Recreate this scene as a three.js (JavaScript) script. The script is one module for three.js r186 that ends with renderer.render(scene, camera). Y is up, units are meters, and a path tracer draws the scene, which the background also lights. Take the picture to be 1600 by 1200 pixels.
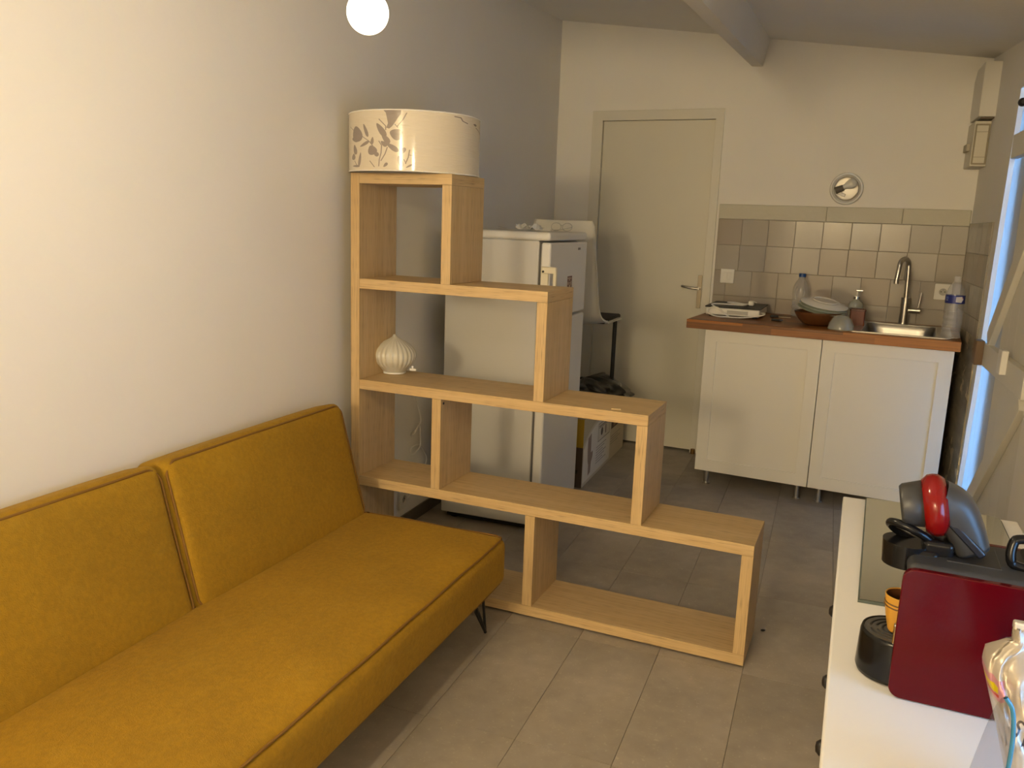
import * as THREE from 'three';
import { RoundedBoxGeometry } from 'three/addons/geometries/RoundedBoxGeometry.js';
import { mergeGeometries, mergeVertices } from 'three/addons/utils/BufferGeometryUtils.js';

// ------------------------------------------------------------------ camera, sky, lamp, exposure
const scene = new THREE.Scene();
const camera = new THREE.PerspectiveCamera(49.69, 1600 / 1200, 0.05, 60);
camera.position.set(1.746, 1.427, 5.343);
camera.rotation.order = 'YXZ';
camera.rotation.set(-0.1944, 0.3581, 0.0365);
const SKY = [0.72, 1.65, 3.2];
scene.background = new THREE.Color().setRGB(SKY[0], SKY[1], SKY[2]);
scene.backgroundIntensity = 4.6;
const BULB = { at: [1.09, 1.712, 4.235], candela: 1.5, color: new THREE.Color().setRGB(1, 0.80, 0.49) };
const REAR_FILL = { at: [0.75, 2.02, 8.75], candela: 19, color: BULB.color };   // added fill lamp, out of view behind the camera
const renderer = new THREE.WebGLRenderer({ antialias: true });
renderer.toneMapping = THREE.LinearToneMapping;
renderer.toneMappingExposure = 1.0;
renderer.shadowMap.enabled = true;
renderer.shadowMap.type = THREE.PCFSoftShadowMap;

// ------------------------------------------------------------------ helpers
let seed = 7;
const rnd = () => { seed = (seed * 1664525 + 1013904223) >>> 0; return seed / 4294967296; };
const rr = (a, b) => a + (b - a) * rnd();
const V = (x, y, z) => new THREE.Vector3(x, y, z);
const used = {};
const numbered = (n) => { used[n] = (used[n] ?? -1) + 1; return used[n] ? n + '_' + String(used[n]).padStart(3, '0') : n; };
function shadow(m) { m.castShadow = true; m.receiveShadow = true; return m; }
function part(name, geo, mat, parent, pos, rot) {
  const m = shadow(new THREE.Mesh(geo, mat)); m.name = name;
  if (pos) m.position.set(...pos); if (rot) m.rotation.set(...rot);
  parent.add(m); return m;
}
function tag(o, label, category, group) { o.userData.label = label; o.userData.category = category; if (group) o.userData.group = group; return o; }
function thing(name, label, category, pos = [0, 0, 0], turn = 0, group) {
  const g = new THREE.Group(); g.name = numbered(name); g.position.set(...pos); g.rotation.y = turn;
  tag(g, label, category, group); scene.add(g); return g;
}
function struct(name, geo, mat, pos, rot) { const m = part(name, geo, mat, scene, pos, rot); m.userData.kind = 'structure'; return m; }

// back wall frame: the rear wall is not square to the left wall
const BA = -0.0707, cB = Math.cos(BA), sB = Math.sin(BA);
const fromB = (x, y, z) => [x * cB + z * sB, y, z * cB - x * sB];
const thingB = (name, label, cat, x, y, z, turn = 0, group) => thing(name, label, cat, fromB(x, y, z), BA + turn, group);

// uv in metres by dominant axis; grain = axis along which u runs
function boxUV(geo, grain = null, off = [0, 0]) {
  let g = geo.index ? geo.toNonIndexed() : geo;
  const p = g.attributes.position, n = p.count, uv = new Float32Array(n * 2);
  const a = V(), b = V(), c = V(), ab = V(), ac = V();
  for (let i = 0; i < n; i += 3) {
    a.fromBufferAttribute(p, i); b.fromBufferAttribute(p, i + 1); c.fromBufferAttribute(p, i + 2);
    ab.subVectors(b, a); ac.subVectors(c, a); ab.cross(ac);
    const ax = Math.abs(ab.x), ay = Math.abs(ab.y), az = Math.abs(ab.z);
    let axes = ax > ay && ax > az ? ['z', 'y'] : ay > az ? ['x', 'z'] : ['x', 'y'];
    if (grain && axes[1] === grain) axes = [axes[1], axes[0]];
    [a, b, c].forEach((v, k) => { uv[(i + k) * 2] = v[axes[0]] + off[0]; uv[(i + k) * 2 + 1] = v[axes[1]] + off[1]; });
  }
  g.setAttribute('uv', new THREE.BufferAttribute(uv, 2));
  return g;
}
// box between two corners, rounded edges
function rb(x0, x1, y0, y1, z0, z1, r = 0.002, seg = 2) {
  const g = new RoundedBoxGeometry(x1 - x0, y1 - y0, z1 - z0, seg, Math.min(r, (x1 - x0) / 2.01, (y1 - y0) / 2.01, (z1 - z0) / 2.01));
  g.translate((x0 + x1) / 2, (y0 + y1) / 2, (z0 + z1) / 2); return g;
}
function bx(x0, x1, y0, y1, z0, z1) { const g = new THREE.BoxGeometry(x1 - x0, y1 - y0, z1 - z0); g.translate((x0 + x1) / 2, (y0 + y1) / 2, (z0 + z1) / 2); return g; }
const plainAttr = (g) => { const o = g.index ? g.toNonIndexed() : g; for (const k of Object.keys(o.attributes)) if (!['position', 'normal', 'uv'].includes(k)) o.deleteAttribute(k); return o; };
const merge = (...gs) => mergeGeometries(gs.map(plainAttr));
function cyl(r0, r1, h, seg = 32, at = [0, 0, 0], rot) { const g = new THREE.CylinderGeometry(r0, r1, h, seg); if (rot) { g.rotateX(rot[0]); g.rotateY(rot[1]); g.rotateZ(rot[2]); } g.translate(...at); return g; }
function tube(pts, r, closed = false, seg = 48, rad = 8) { return new THREE.TubeGeometry(new THREE.CatmullRomCurve3(pts.map((p) => V(...p)), closed, 'catmullrom', 0.5), seg, r, rad, closed); }
function lathe(pts, seg = 48) { return new THREE.LatheGeometry(pts.map(([x, y]) => new THREE.Vector2(x, y)), seg); }
function roundedShape(w, h, r, x0 = 0, y0 = 0, P = THREE.Shape) {
  const s = new P(); s.moveTo(x0 + r, y0); s.lineTo(x0 + w - r, y0); s.quadraticCurveTo(x0 + w, y0, x0 + w, y0 + r); s.lineTo(x0 + w, y0 + h - r); s.quadraticCurveTo(x0 + w, y0 + h, x0 + w - r, y0 + h);
  s.lineTo(x0 + r, y0 + h); s.quadraticCurveTo(x0, y0 + h, x0, y0 + h - r); s.lineTo(x0, y0 + r); s.quadraticCurveTo(x0, y0, x0 + r, y0); return s;
}
function extrude(shape, depth, bevel = 0) { return new THREE.ExtrudeGeometry(shape, { depth, bevelEnabled: bevel > 0, bevelThickness: bevel, bevelSize: bevel, bevelSegments: 2, curveSegments: 16 }); }
// soft upholstered box centred on the origin
function softBox(w, h, d, r, puff, seg = [28, 12, 28], warp) {
  let g = new THREE.BoxGeometry(2, 2, 2, ...seg); g.deleteAttribute('normal'); g.deleteAttribute('uv'); g = mergeVertices(g, 1e-5);
  const p = g.attributes.position, H = [w / 2, h / 2, d / 2], v = V(), q = V();
  for (let i = 0; i < p.count; i++) {
    v.fromBufferAttribute(p, i); const t = [v.x, v.y, v.z].map((s) => 0.55 * s + 0.45 * Math.sin(s * Math.PI / 2));
    v.set(t[0] * H[0], t[1] * H[1], t[2] * H[2]);
    q.set(Math.max(-H[0] + r, Math.min(H[0] - r, v.x)), Math.max(-H[1] + r, Math.min(H[1] - r, v.y)), Math.max(-H[2] + r, Math.min(H[2] - r, v.z)));
    const dv = v.clone().sub(q); if (dv.length() > 1e-6) v.copy(q).add(dv.normalize().multiplyScalar(r));
    const f = (s) => 1 - Math.pow(Math.min(1, Math.abs(s)), 4);
    v.x += Math.sign(t[0]) * Math.pow(Math.abs(t[0]), 8) * puff[0] * f(t[1]) * f(t[2]);
    v.y += Math.sign(t[1]) * Math.pow(Math.abs(t[1]), 8) * puff[1] * f(t[0]) * f(t[2]);
    v.z += Math.sign(t[2]) * Math.pow(Math.abs(t[2]), 8) * puff[2] * f(t[0]) * f(t[1]);
    if (warp) warp(v, t);
    p.setXYZ(i, v.x, v.y, v.z);
  }
  g.computeVertexNormals(); return g;
}

// ------------------------------------------------------------------ textures
function hash2(x, y, s) { let h = (x * 374761393 + y * 668265263 + s * 1442695041) | 0; h = Math.imul(h ^ (h >>> 13), 1274126177); return ((h ^ (h >>> 16)) >>> 0) / 4294967296; }
function vnoise(x, y, px, py, s) {
  const xi = Math.floor(x), yi = Math.floor(y), fx = x - xi, fy = y - yi, u = fx * fx * (3 - 2 * fx), v = fy * fy * (3 - 2 * fy);
  const m = (a, b) => ((a % b) + b) % b, x0 = m(xi, px), x1 = m(xi + 1, px), y0 = m(yi, py), y1 = m(yi + 1, py);
  const a = hash2(x0, y0, s), b = hash2(x1, y0, s), c = hash2(x0, y1, s), d = hash2(x1, y1, s);
  return a + (b - a) * u + (c - a) * v + (a - b - c + d) * u * v;
}
function fbm(u, v, fx, fy, oct, s) { let t = 0, a = 0.5, n = 0; for (let o = 0; o < oct; o++) { t += a * vnoise(u * fx, v * fy, fx, fy, s + o * 17); n += a; a *= 0.5; fx *= 2; fy *= 2; } return t / n; }
function dataTex(w, h, fn, srgb, rep = [1, 1]) {
  const d = new Uint8Array(w * h * 4);
  for (let j = 0; j < h; j++) for (let i = 0; i < w; i++) { const c = fn(i / w, j / h); const k = (j * w + i) * 4; d[k] = Math.max(0, Math.min(255, c[0] * 255)); d[k + 1] = Math.max(0, Math.min(255, c[1] * 255)); d[k + 2] = Math.max(0, Math.min(255, c[2] * 255)); d[k + 3] = 255; }
  const t = new THREE.DataTexture(d, w, h); t.magFilter = THREE.LinearFilter; t.minFilter = THREE.LinearMipmapLinearFilter; t.generateMipmaps = true; t.wrapS = t.wrapT = THREE.RepeatWrapping;
  if (srgb) t.colorSpace = THREE.SRGBColorSpace; t.repeat.set(...rep); t.needsUpdate = true; return t;
}
const mix3 = (a, b, t) => [a[0] + (b[0] - a[0]) * t, a[1] + (b[1] - a[1]) * t, a[2] + (b[2] - a[2]) * t];
const sc = (a, k) => [a[0] * k, a[1] * k, a[2] * k];
// pale oak veneer: 1.2 m along the grain, 0.4 m across
function oakTex(light, dark, s, rep) {
  return dataTex(1024, 1024, (u, v) => {
    const w = v + 0.012 * fbm(u, v, 3, 4, 2, s + 90);
    const fine = fbm(u, w, 10, 260, 2, s), mid = fbm(u, w, 3, 46, 3, s + 5), broad = fbm(u, w, 2, 7, 2, s + 9);
    const pore = Math.pow(fbm(u, w, 26, 300, 1, s + 31), 5);
    return sc(mix3(light, dark, Math.min(1, 0.3 * fine + 0.45 * mid + 0.35 * broad)), 1 - 0.22 * pore);
  }, true, rep);
}
const T_oak = oakTex([0.855, 0.75, 0.57], [0.715, 0.59, 0.40], 3, [1 / 1.2, 1 / 0.4]);
const T_floor = dataTex(1024, 1024, (u, v) => {
  const a = fbm(u, v, 5, 5, 5, 41), b = fbm(u, v, 40, 40, 3, 55), c = fbm(u, v, 2, 2, 3, 61), sp = Math.pow(vnoise(u * 260, v * 260, 260, 260, 77), 14);
  const k = 1.06 + 0.22 * (a - 0.5) + 0.10 * (b - 0.5) + 0.12 * (c - 0.5);
  const st = Math.max(0, fbm(u, v, 9, 9, 4, 83) - 0.62) * 1.1;
  return [0.66 * k - st * 0.14 + sp * 0.1, 0.628 * k - st * 0.16 + sp * 0.1, 0.585 * k - st * 0.2 + sp * 0.08];
}, true, [1 / 1.5, 1 / 1.5]);
const T_floorR = dataTex(512, 512, (u, v) => { const a = fbm(u, v, 6, 6, 4, 141); const k = 0.32 + 0.35 * a; return [k, k, k]; }, false, [1 / 1.5, 1 / 1.5]);
const T_fabric = dataTex(1024, 1024, (u, v) => {
  const a = fbm(u, v, 4, 4, 4, 201), b = fbm(u, v, 90, 90, 2, 207), w = fbm(u, v, 14, 10, 3, 217);
  const k = 0.88 + 0.10 * (a - 0.5) + 0.10 * (b - 0.5), st = Math.max(0, w - 0.60) * 0.6;
  return [0.69 * k + st * 0.10, 0.52 * k + st * 0.11, 0.05 * k + st * 0.18];
}, true, [1.25, 1.25]);
const T_fabricB = dataTex(512, 512, (u, v) => { const k = 0.5 * vnoise(u * 200, v * 200, 200, 200, 5) + 0.5 * fbm(u, v, 60, 60, 2, 9); return [k, k, k]; }, false, [4, 4]);
const T_plasterB = dataTex(1024, 1024, (u, v) => { const k = 0.6 * fbm(u, v, 6, 6, 4, 301) + 0.4 * fbm(u, v, 60, 60, 3, 311); return [k, k, k]; }, false, [0.7, 0.7]);
const T_plaster = dataTex(512, 512, (u, v) => { const a = fbm(u, v, 4, 4, 5, 321), k = 0.985 + 0.03 * (a - 0.5); return [0.945 * k, 0.93 * k, 0.90 * k]; }, true, [0.5, 0.5]);
const T_rough = dataTex(512, 512, (u, v) => {
  const a = fbm(u, v, 4, 7, 5, 401), b = Math.pow(fbm(u, v, 8, 30, 4, 409), 2), c = fbm(u, v, 12, 12, 3, 419) > 0.66 ? 0.22 : 0; const k = 0.46 + 0.30 * a + 0.2 * b + c; return [k * 1.0, k * 0.93, k * 0.80];
}, true, [1, 1]);
const T_butcher = dataTex(1024, 512, (u, v) => {
  const rows = 16, r = Math.floor(v * rows), L = 3, o = hash2(r, 3, 5), cidx = Math.floor((u + o) * L) % L, tone = hash2(r, cidx, 11), e = Math.abs(((v * rows) % 1) - 0.5) > 0.485 ? 0.82 : 1;
  const g = fbm(u, v, 6, 160, 3, 500 + r), k = (0.72 + 0.34 * tone + 0.28 * (g - 0.5)) * e;
  return [0.63 * k, 0.385 * k, 0.14 * k];
}, true, [1 / 1.5, 1 / 0.64]);

function canvasTex(w, h, draw) {
  const c = document.createElement('canvas'); c.width = w; c.height = h; draw(c.getContext('2d'), w, h);
  const t = new THREE.CanvasTexture(c); t.colorSpace = THREE.SRGBColorSpace; t.anisotropy = 8; return t;
}

// ------------------------------------------------------------------ materials
const M = (o) => new THREE.MeshStandardMaterial(o), MP = (o) => new THREE.MeshPhysicalMaterial(o);
const lin = (r, g, b) => new THREE.Color().setRGB(r, g, b);
const m = {
  wall: M({ map: T_plaster, bumpMap: T_plasterB, bumpScale: 0.0011, roughness: 0.85 }),
  ceiling: M({ map: T_plaster, bumpMap: T_plasterB, bumpScale: 0.003, roughness: 0.9 }),
  rough: M({ map: T_rough, bumpMap: T_plasterB, bumpScale: 0.006, roughness: 0.95 }),
  paint: M({ color: lin(0.72, 0.69, 0.60), roughness: 0.42 }),
  oak: M({ map: T_oak, roughness: 0.5 }),
  grout: M({ color: lin(0.24, 0.22, 0.19), roughness: 0.95 }),
  wallGrout: M({ color: lin(0.33, 0.30, 0.25), roughness: 0.95 }),
  fabric: MP({ map: T_fabric, bumpMap: T_fabricB, bumpScale: 0.0012, roughness: 0.95, sheen: 0.2, sheenColor: lin(0.9, 0.6, 0.15), sheenRoughness: 0.6 }),
  piping: M({ color: lin(0.20, 0.095, 0.012), roughness: 0.9 }),
  black: M({ color: lin(0.012, 0.012, 0.013), roughness: 0.5 }),
  blackGloss: MP({ color: lin(0.006, 0.006, 0.007), roughness: 0.2, specularIntensity: 0.5 }),
  greyPlastic: M({ color: lin(0.030, 0.031, 0.032), roughness: 0.42 }),
  darkGrey: M({ color: lin(0.024, 0.025, 0.027), roughness: 0.55 }),
  red: MP({ color: lin(0.068, 0.0002, 0.0026), roughness: 0.14, specularIntensity: 0.45 }),
  redBright: MP({ color: lin(0.17, 0.003, 0.003), roughness: 0.16, specularIntensity: 0.7 }),
  white: M({ color: lin(0.80, 0.78, 0.73), roughness: 0.4 }),
  whiteLacquer: M({ color: lin(0.73, 0.72, 0.705), roughness: 0.38 }),
  enamel: MP({ color: lin(0.74, 0.73, 0.70), roughness: 0.35, clearcoat: 0.5, clearcoatRoughness: 0.15 }),
  cream: M({ color: lin(0.78, 0.72, 0.55), roughness: 0.45 }),
  steel: M({ color: lin(0.52, 0.5, 0.47), metalness: 1, roughness: 0.3 }),
  chrome: M({ color: lin(0.75, 0.73, 0.7), metalness: 1, roughness: 0.12 }),
  brass: M({ color: lin(0.25, 0.14, 0.05), metalness: 1, roughness: 0.4 }),
  mirror: M({ color: lin(0.74, 0.76, 0.72), metalness: 1, roughness: 0.025 }),
  glassEdge: M({ color: lin(0.10, 0.12, 0.11), roughness: 0.25 }),
  frostGlass: MP({ color: lin(0.82, 0.84, 0.80), transmission: 0.72, thickness: 0, ior: 1.5, roughness: 0.16 }),
  glass: MP({ color: lin(0.97, 0.98, 0.97), transmission: 1, thickness: 0, ior: 1.5, roughness: 0.03 }),
  clearPlastic: MP({ color: lin(0.90, 0.90, 0.90), transmission: 0.82, thickness: 0, ior: 1.45, roughness: 0.12 }),
  worktop: M({ map: T_butcher, roughness: 0.45 }),
};

// ------------------------------------------------------------------ room shell
const W = 2.436, ZR = 9.3;                     // right wall, rear wall
const CS = 0.132, CK = 0.085, CY = 2.685;       // the ceiling drops to the right and towards the camera
const fall = (z) => CK * Math.min(z, 3.6);          // level again over the camera end
const ceilY = (x, z) => CY - CS * x - fall(z);

// floor with separate tiles
const floor = struct('floor', bx(-0.4, W + 0.35, -0.2, -0.003, -0.6, ZR + 0.25), m.grout);
{
  const tw = 0.2785, td = 0.632, x0 = 0.776 - 3 * tw, z0 = 0.21 - td;
  const mats = [0, 1, 2].map((k) => M({ map: T_floor, roughnessMap: T_floorR, roughness: 1, color: lin(0.82 + 0.03 * k, 0.80 + 0.03 * k, 0.77 + 0.03 * k) }));
  const geos = [0, 1, 2, 3, 4].map((k) => boxUV(rb(0.0007, tw - 0.0007, -0.006, 0, 0.0007, td - 0.0007, 0.0006, 1), null, [k * 0.37, k * 0.71]));
  for (let i = -1; i < 9; i++) for (let j = -1; j < 16; j++) {
    const X = x0 + i * tw, Z = z0 + j * td; if (X > W + 0.03 || Z > ZR || X + tw < 0 || Z + td < -0.3) continue;
    part('floor_tile', geos[Math.floor(rnd() * 5)], mats[Math.floor(rnd() * 3)], floor, [X, rr(-0.0004, 0), Z]);
  }
}
// ceiling slab
{
  const s = 0.2, pts = [];
  const g = new THREE.BoxGeometry(3.6, s, 10.8, 1, 1, 48), p = g.attributes.position;
  for (let i = 0; i < p.count; i++) { const x = p.getX(i) + 1.2, z = p.getZ(i) + 4.5; p.setXYZ(i, x, ceilY(x, z) + s / 2 + p.getY(i), z); }
  g.computeVertexNormals(); struct('ceiling', boxUV(g), m.ceiling);
}
// left wall
const wallL = struct('wall_left', boxUV(bx(-0.22, 0, -0.02, 3.0, -0.6, ZR + 0.2)), m.wall);
part('skirting_tile', boxUV(rb(0, 0.009, 0, 0.062, 0.02, 2.5, 0.002)), M({ map: T_floor, color: lin(0.36, 0.34, 0.31), roughness: 0.5 }), wallL);
// unseen rear wall behind the camera, set far back for the fill lamp
struct('wall_rear_unseen', boxUV(bx(-0.2, W + 0.3, -0.02, 2.9, ZR, ZR + 0.2)), m.wall);
// back wall, with a real doorway recess
const DX0 = 0.245, DX1 = 1.068, DY = 2.126;
{
  const s = new THREE.Shape(); s.moveTo(-0.3, -0.02); s.lineTo(DX0, -0.02); s.lineTo(DX0, DY); s.lineTo(DX1, DY); s.lineTo(DX1, -0.02); s.lineTo(2.75, -0.02); s.lineTo(2.75, 2.95); s.lineTo(-0.3, 2.95); s.closePath();
  const g = extrude(s, 0.2); g.translate(0, 0, -0.2);
  const w = struct('wall_back', boxUV(g), m.wall); w.rotation.y = BA;
  // splashback tiles
  const tileM = [[0.40, 0.365, 0.315], [0.375, 0.335, 0.285], [0.43, 0.395, 0.345], [0.395, 0.345, 0.29], [0.365, 0.34, 0.305]].map((c) => MP({ color: lin(...c), roughness: 0.75, specularIntensity: 0.2, clearcoat: 0.7, clearcoatRoughness: 0.05 }));
  const tp = 0.1537, top = 1.484;
  part('tile_bed', bx(1.085, 2.45, 0.90, top, 0, 0.004), m.wallGrout, w);
  const tg = {};
  const tileGeo = (wd, ht) => { const k = wd.toFixed(3) + ht.toFixed(3); return tg[k] ??= rb(0.0007, wd - 0.0007, 0.0007, ht - 0.0007, 0.001, 0.007, 0.0022, 2); };
  for (let r = 0; r < 4; r++) {
    const y1 = top - r * tp, y0 = Math.max(0.90, y1 - tp), shift = r > 1 ? -0.072 : r * -0.004;
    for (let k = -1; k < 9; k++) {
      const a = Math.max(1.087, 1.2296 + shift + tp * k), b = Math.min(2.436, 1.2296 + shift + tp * (k + 1)); if (b - a < 0.02) continue;
      part('wall_tile', tileGeo(b - a, y1 - y0), tileM[Math.floor(rnd() * 5)], w, [a, y0, 0.0005 * rnd()], [rr(-0.003, 0.003), rr(-0.003, 0.003), 0]);
    }
  }
  const bandM = M({ map: T_plaster, bumpMap: T_plasterB, bumpScale: 0.003, color: lin(0.70, 0.69, 0.61), roughness: 0.6 });
  for (const [a, b] of [[1.085, 1.70], [1.7005, 2.10], [2.1005, 2.436]]) part('tile_border', boxUV(rb(a, b, top + 0.001, 1.571, 0, 0.012, 0.004)), bandM, w);
  // side splashback on the right wall is added below with the same glazes
  m.tileM = tileM; m.tileGeo = tileGeo; m.bandM = bandM;
}
// door in the back wall
{
  const d = new THREE.Group(); d.name = 'door_1'; d.userData.kind = 'structure'; d.position.set(...fromB(0, 0, 0)); d.rotation.y = BA; scene.add(d);
  const fr = new THREE.Shape(); fr.moveTo(DX0 - 0.002, 0); fr.lineTo(DX0 - 0.002, DY); fr.lineTo(DX1, DY); fr.lineTo(DX1, 0); fr.lineTo(DX1 - 0.046, 0); fr.lineTo(DX1 - 0.046, DY - 0.056); fr.lineTo(DX0 + 0.062, DY - 0.056); fr.lineTo(DX0 + 0.062, 0); fr.closePath();
  const fg = extrude(fr, 0.10, 0.002); fg.translate(0, 0, -0.09); part('door_frame', fg, m.paint, d);
  const leaf = part('door_leaf', rb(DX0 + 0.066, DX1 - 0.05, 0.012, DY - 0.060, -0.05, -0.010, 0.002), M({ color: lin(0.70, 0.665, 0.56), bumpMap: T_plasterB, bumpScale: 0.0006, roughness: 0.38 }), d);
  part('added_sky_block', bx(DX0 - 0.05, DX1 + 0.05, -0.05, DY + 0.05, -0.26, -0.20), m.paint, d);  // added panel behind the doorway, keeps sky from showing under the leaf
  part('threshold_shade', bx(DX0 + 0.06, DX1 - 0.046, -0.005, 0.011, -0.2, -0.045), m.black, d);  // black strip stands in for the shade under the door
  const pl = part('handle_plate', rb(0.985, 1.012, 0.93, 1.135, -0.010, -0.003, 0.002), M({ color: lin(0.30, 0.26, 0.20), metalness: 1, roughness: 0.3 }), d);
  part('door_handle', merge(cyl(0.010, 0.010, 0.05, 16, [0.998, 1.055, 0.018], [Math.PI / 2, 0, 0]), tube([[0.998, 1.055, 0.042], [0.97, 1.056, 0.047], [0.93, 1.060, 0.047], [0.895, 1.066, 0.042]], 0.0075)), m.steel, d);
  part('door_stop', cyl(0.014, 0.016, 0.03, 16, [1.045, 0.015, 0.03]), m.brass, d);
}
// right wall: solid end, doorway with a slanting chipped jamb, then the wall beside the camera with an unseen window
const WT = 0.24, D0 = 1.0, D1 = 2.02, DH = 2.065, N0 = 4.32, N1 = 5.05, NY0 = 0.83, NY1 = 1.38;
{
  const s = new THREE.Shape();   // drawn in (z, y)
  s.moveTo(-0.6, -0.02); s.lineTo(0.90, -0.02);
  [[0.905, 0.20], [0.925, 0.36], [0.935, 0.52], [0.962, 0.66], [0.975, 0.85], [0.99, 1.05], [1.0, 1.3], [1.02, 1.6], [1.05, 1.9], [1.06, DH]].forEach(([z, y]) => s.lineTo(z, y));
  s.lineTo(D1, DH); s.lineTo(D1, -0.02); s.lineTo(ZR + 0.2, -0.02); s.lineTo(ZR + 0.2, 2.8); s.lineTo(-0.6, 2.8); s.closePath();
  const h = new THREE.Path(); h.moveTo(N0, NY0); h.lineTo(N1, NY0); h.lineTo(N1, NY1); h.lineTo(N0, NY1); h.closePath(); s.holes.push(h);
  const g = extrude(s, WT); g.applyMatrix4(new THREE.Matrix4().makeBasis(V(0, 0, 1), V(0, 1, 0), V(-1, 0, 0))); g.translate(W + WT, 0, 0);
  const w = struct('wall_right', boxUV(g), m.wall);
  part('bare_plaster', boxUV(rb(W - 0.006, W + 0.001, 0, 0.965, 0.0, 0.885, 0.002)), m.rough, w);
  part('tile_bed', bx(W - 0.004, W + 0.001, 0.955, 1.50, 0.17, 0.885), m.wallGrout, w);
  const tp = 0.1537;
  for (let r = 0; r < 4; r++) for (let k = 0; k < 5; k++) {
    const y1 = 1.50 - r * tp, y0 = Math.max(0.955, y1 - tp), z0 = 0.165 + k * tp, z1 = Math.min(0.885, z0 + tp);
    const t = part('wall_tile', m.tileGeo(z1 - z0, y1 - y0), m.tileM[Math.floor(rnd() * 5)], w, [W - 0.0005, y0, z1 - (z1 - z0)], [0, -Math.PI / 2, 0]);
  }
}
// ledged and braced door in the right wall: far boards made translucent for a daylit strip, unseen panel outside shades the rest
{
  const d = new THREE.Group(); d.name = 'door_2'; d.userData.kind = 'structure'; scene.add(d);
  const veil = MP({ color: lin(0.50, 0.52, 0.53), transmission: 0.85, thickness: 0, roughness: 0.9 });
  const wood = M({ color: lin(0.74, 0.71, 0.63), roughness: 0.5 });
  const bw_ = (D1 - 0.895) / 8;
  for (let k = 0; k < 8; k++) part('door_board', rb(W + 0.020, W + 0.0215, 0.01, DH - 0.01, 0.895 + k * bw_, 0.895 + (k + 1) * bw_ - 0.0015, 0.0005, 1), k < 3 ? veil : wood, d);
  for (const y of [0.14, 0.915, 1.815]) part('ledge', rb(W - 0.012, W + 0.019, y - 0.05, y + 0.05, 1.12, D1 - 0.02, 0.003), wood, d);
  const brace = (y0, z0, y1, z1) => {
    const L = Math.hypot(y1 - y0, z1 - z0), g = rb(-0.027, 0.0, -0.045, 0.045, 0, L, 0.003); const b = part('brace', g, wood, d, [W + 0.0198, y0, z0]); b.rotation.x = -Math.atan2(y1 - y0, z1 - z0); return b;
  };
  brace(0.98, 1.17, 1.75, 1.95); brace(0.2, 1.17, 0.86, 1.95);
  part('latch', merge(rb(W - 0.045, W - 0.010, 0.865, 0.975, 1.085, 1.16, 0.004), cyl(0.012, 0.012, 0.05, 14, [W - 0.028, 0.92, 1.06], [Math.PI / 2, 0, 0])), M({ color: lin(0.16, 0.095, 0.045), roughness: 0.5 }), d);
  part('bolt_block', rb(W - 0.035, W - 0.010, 0.905, 1.0, 1.62, 1.69, 0.004), m.white, d);
  part('unseen_outer_panel', boxUV(rb(W + 0.085, W + 0.115, 0.0, DH, 1.15, D1 + 0.02, 0.003)), M({ color: lin(0.5, 0.47, 0.4), roughness: 0.7 }), d);  // unseen panel outside, placed to cut daylight on the nearer boards
}
// unseen window beside the camera, placed to bring daylight onto the dresser and the floor
{
  const w = new THREE.Group(); w.name = 'unseen_window_1'; w.userData.kind = 'structure'; scene.add(w);
  const s = new THREE.Shape(); s.moveTo(N0, NY0); s.lineTo(N1, NY0); s.lineTo(N1, NY1); s.lineTo(N0, NY1); s.closePath();
  const h = roundedShape(N1 - N0 - 0.09, NY1 - NY0 - 0.09, 0.004, N0 + 0.045, NY0 + 0.045, THREE.Path); s.holes.push(h);
  const g = extrude(s, 0.05, 0.002); g.applyMatrix4(new THREE.Matrix4().makeBasis(V(0, 0, 1), V(0, 1, 0), V(-1, 0, 0))); g.translate(W + 0.17, 0, 0);
  part('window_frame', g, m.white, w);
  part('window_pane', bx(W + 0.14, W + 0.144, NY0 + 0.04, NY1 - 0.04, N0 + 0.04, N1 - 0.04), m.glass, w);
}
// ceiling beam
{
  const L = 3.68, s = new THREE.Shape(); s.moveTo(1.203, -0.152); s.lineTo(1.258, -0.155); s.lineTo(1.292, 0.02); s.lineTo(1.15, 0.04); s.closePath();
  const g = new THREE.ExtrudeGeometry(s, { depth: L, bevelEnabled: true, bevelThickness: 0.003, bevelSize: 0.004, bevelSegments: 2 }), p = g.attributes.position;
  for (let i = 0; i < p.count; i++) { const x = p.getX(i), z = p.getZ(i) - 0.1; p.setXYZ(i, x, CY - CS * 1.23 + p.getY(i) - fall(z), z); }
  g.computeVertexNormals(); const b = struct('trim_1', boxUV(g, 'z'), M({ map: T_plaster, bumpMap: T_plasterB, bumpScale: 0.004, roughness: 0.7, color: lin(0.95, 0.95, 0.95) }));
  b.userData.label = 'white painted beam running along the sloping ceiling';
}

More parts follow.
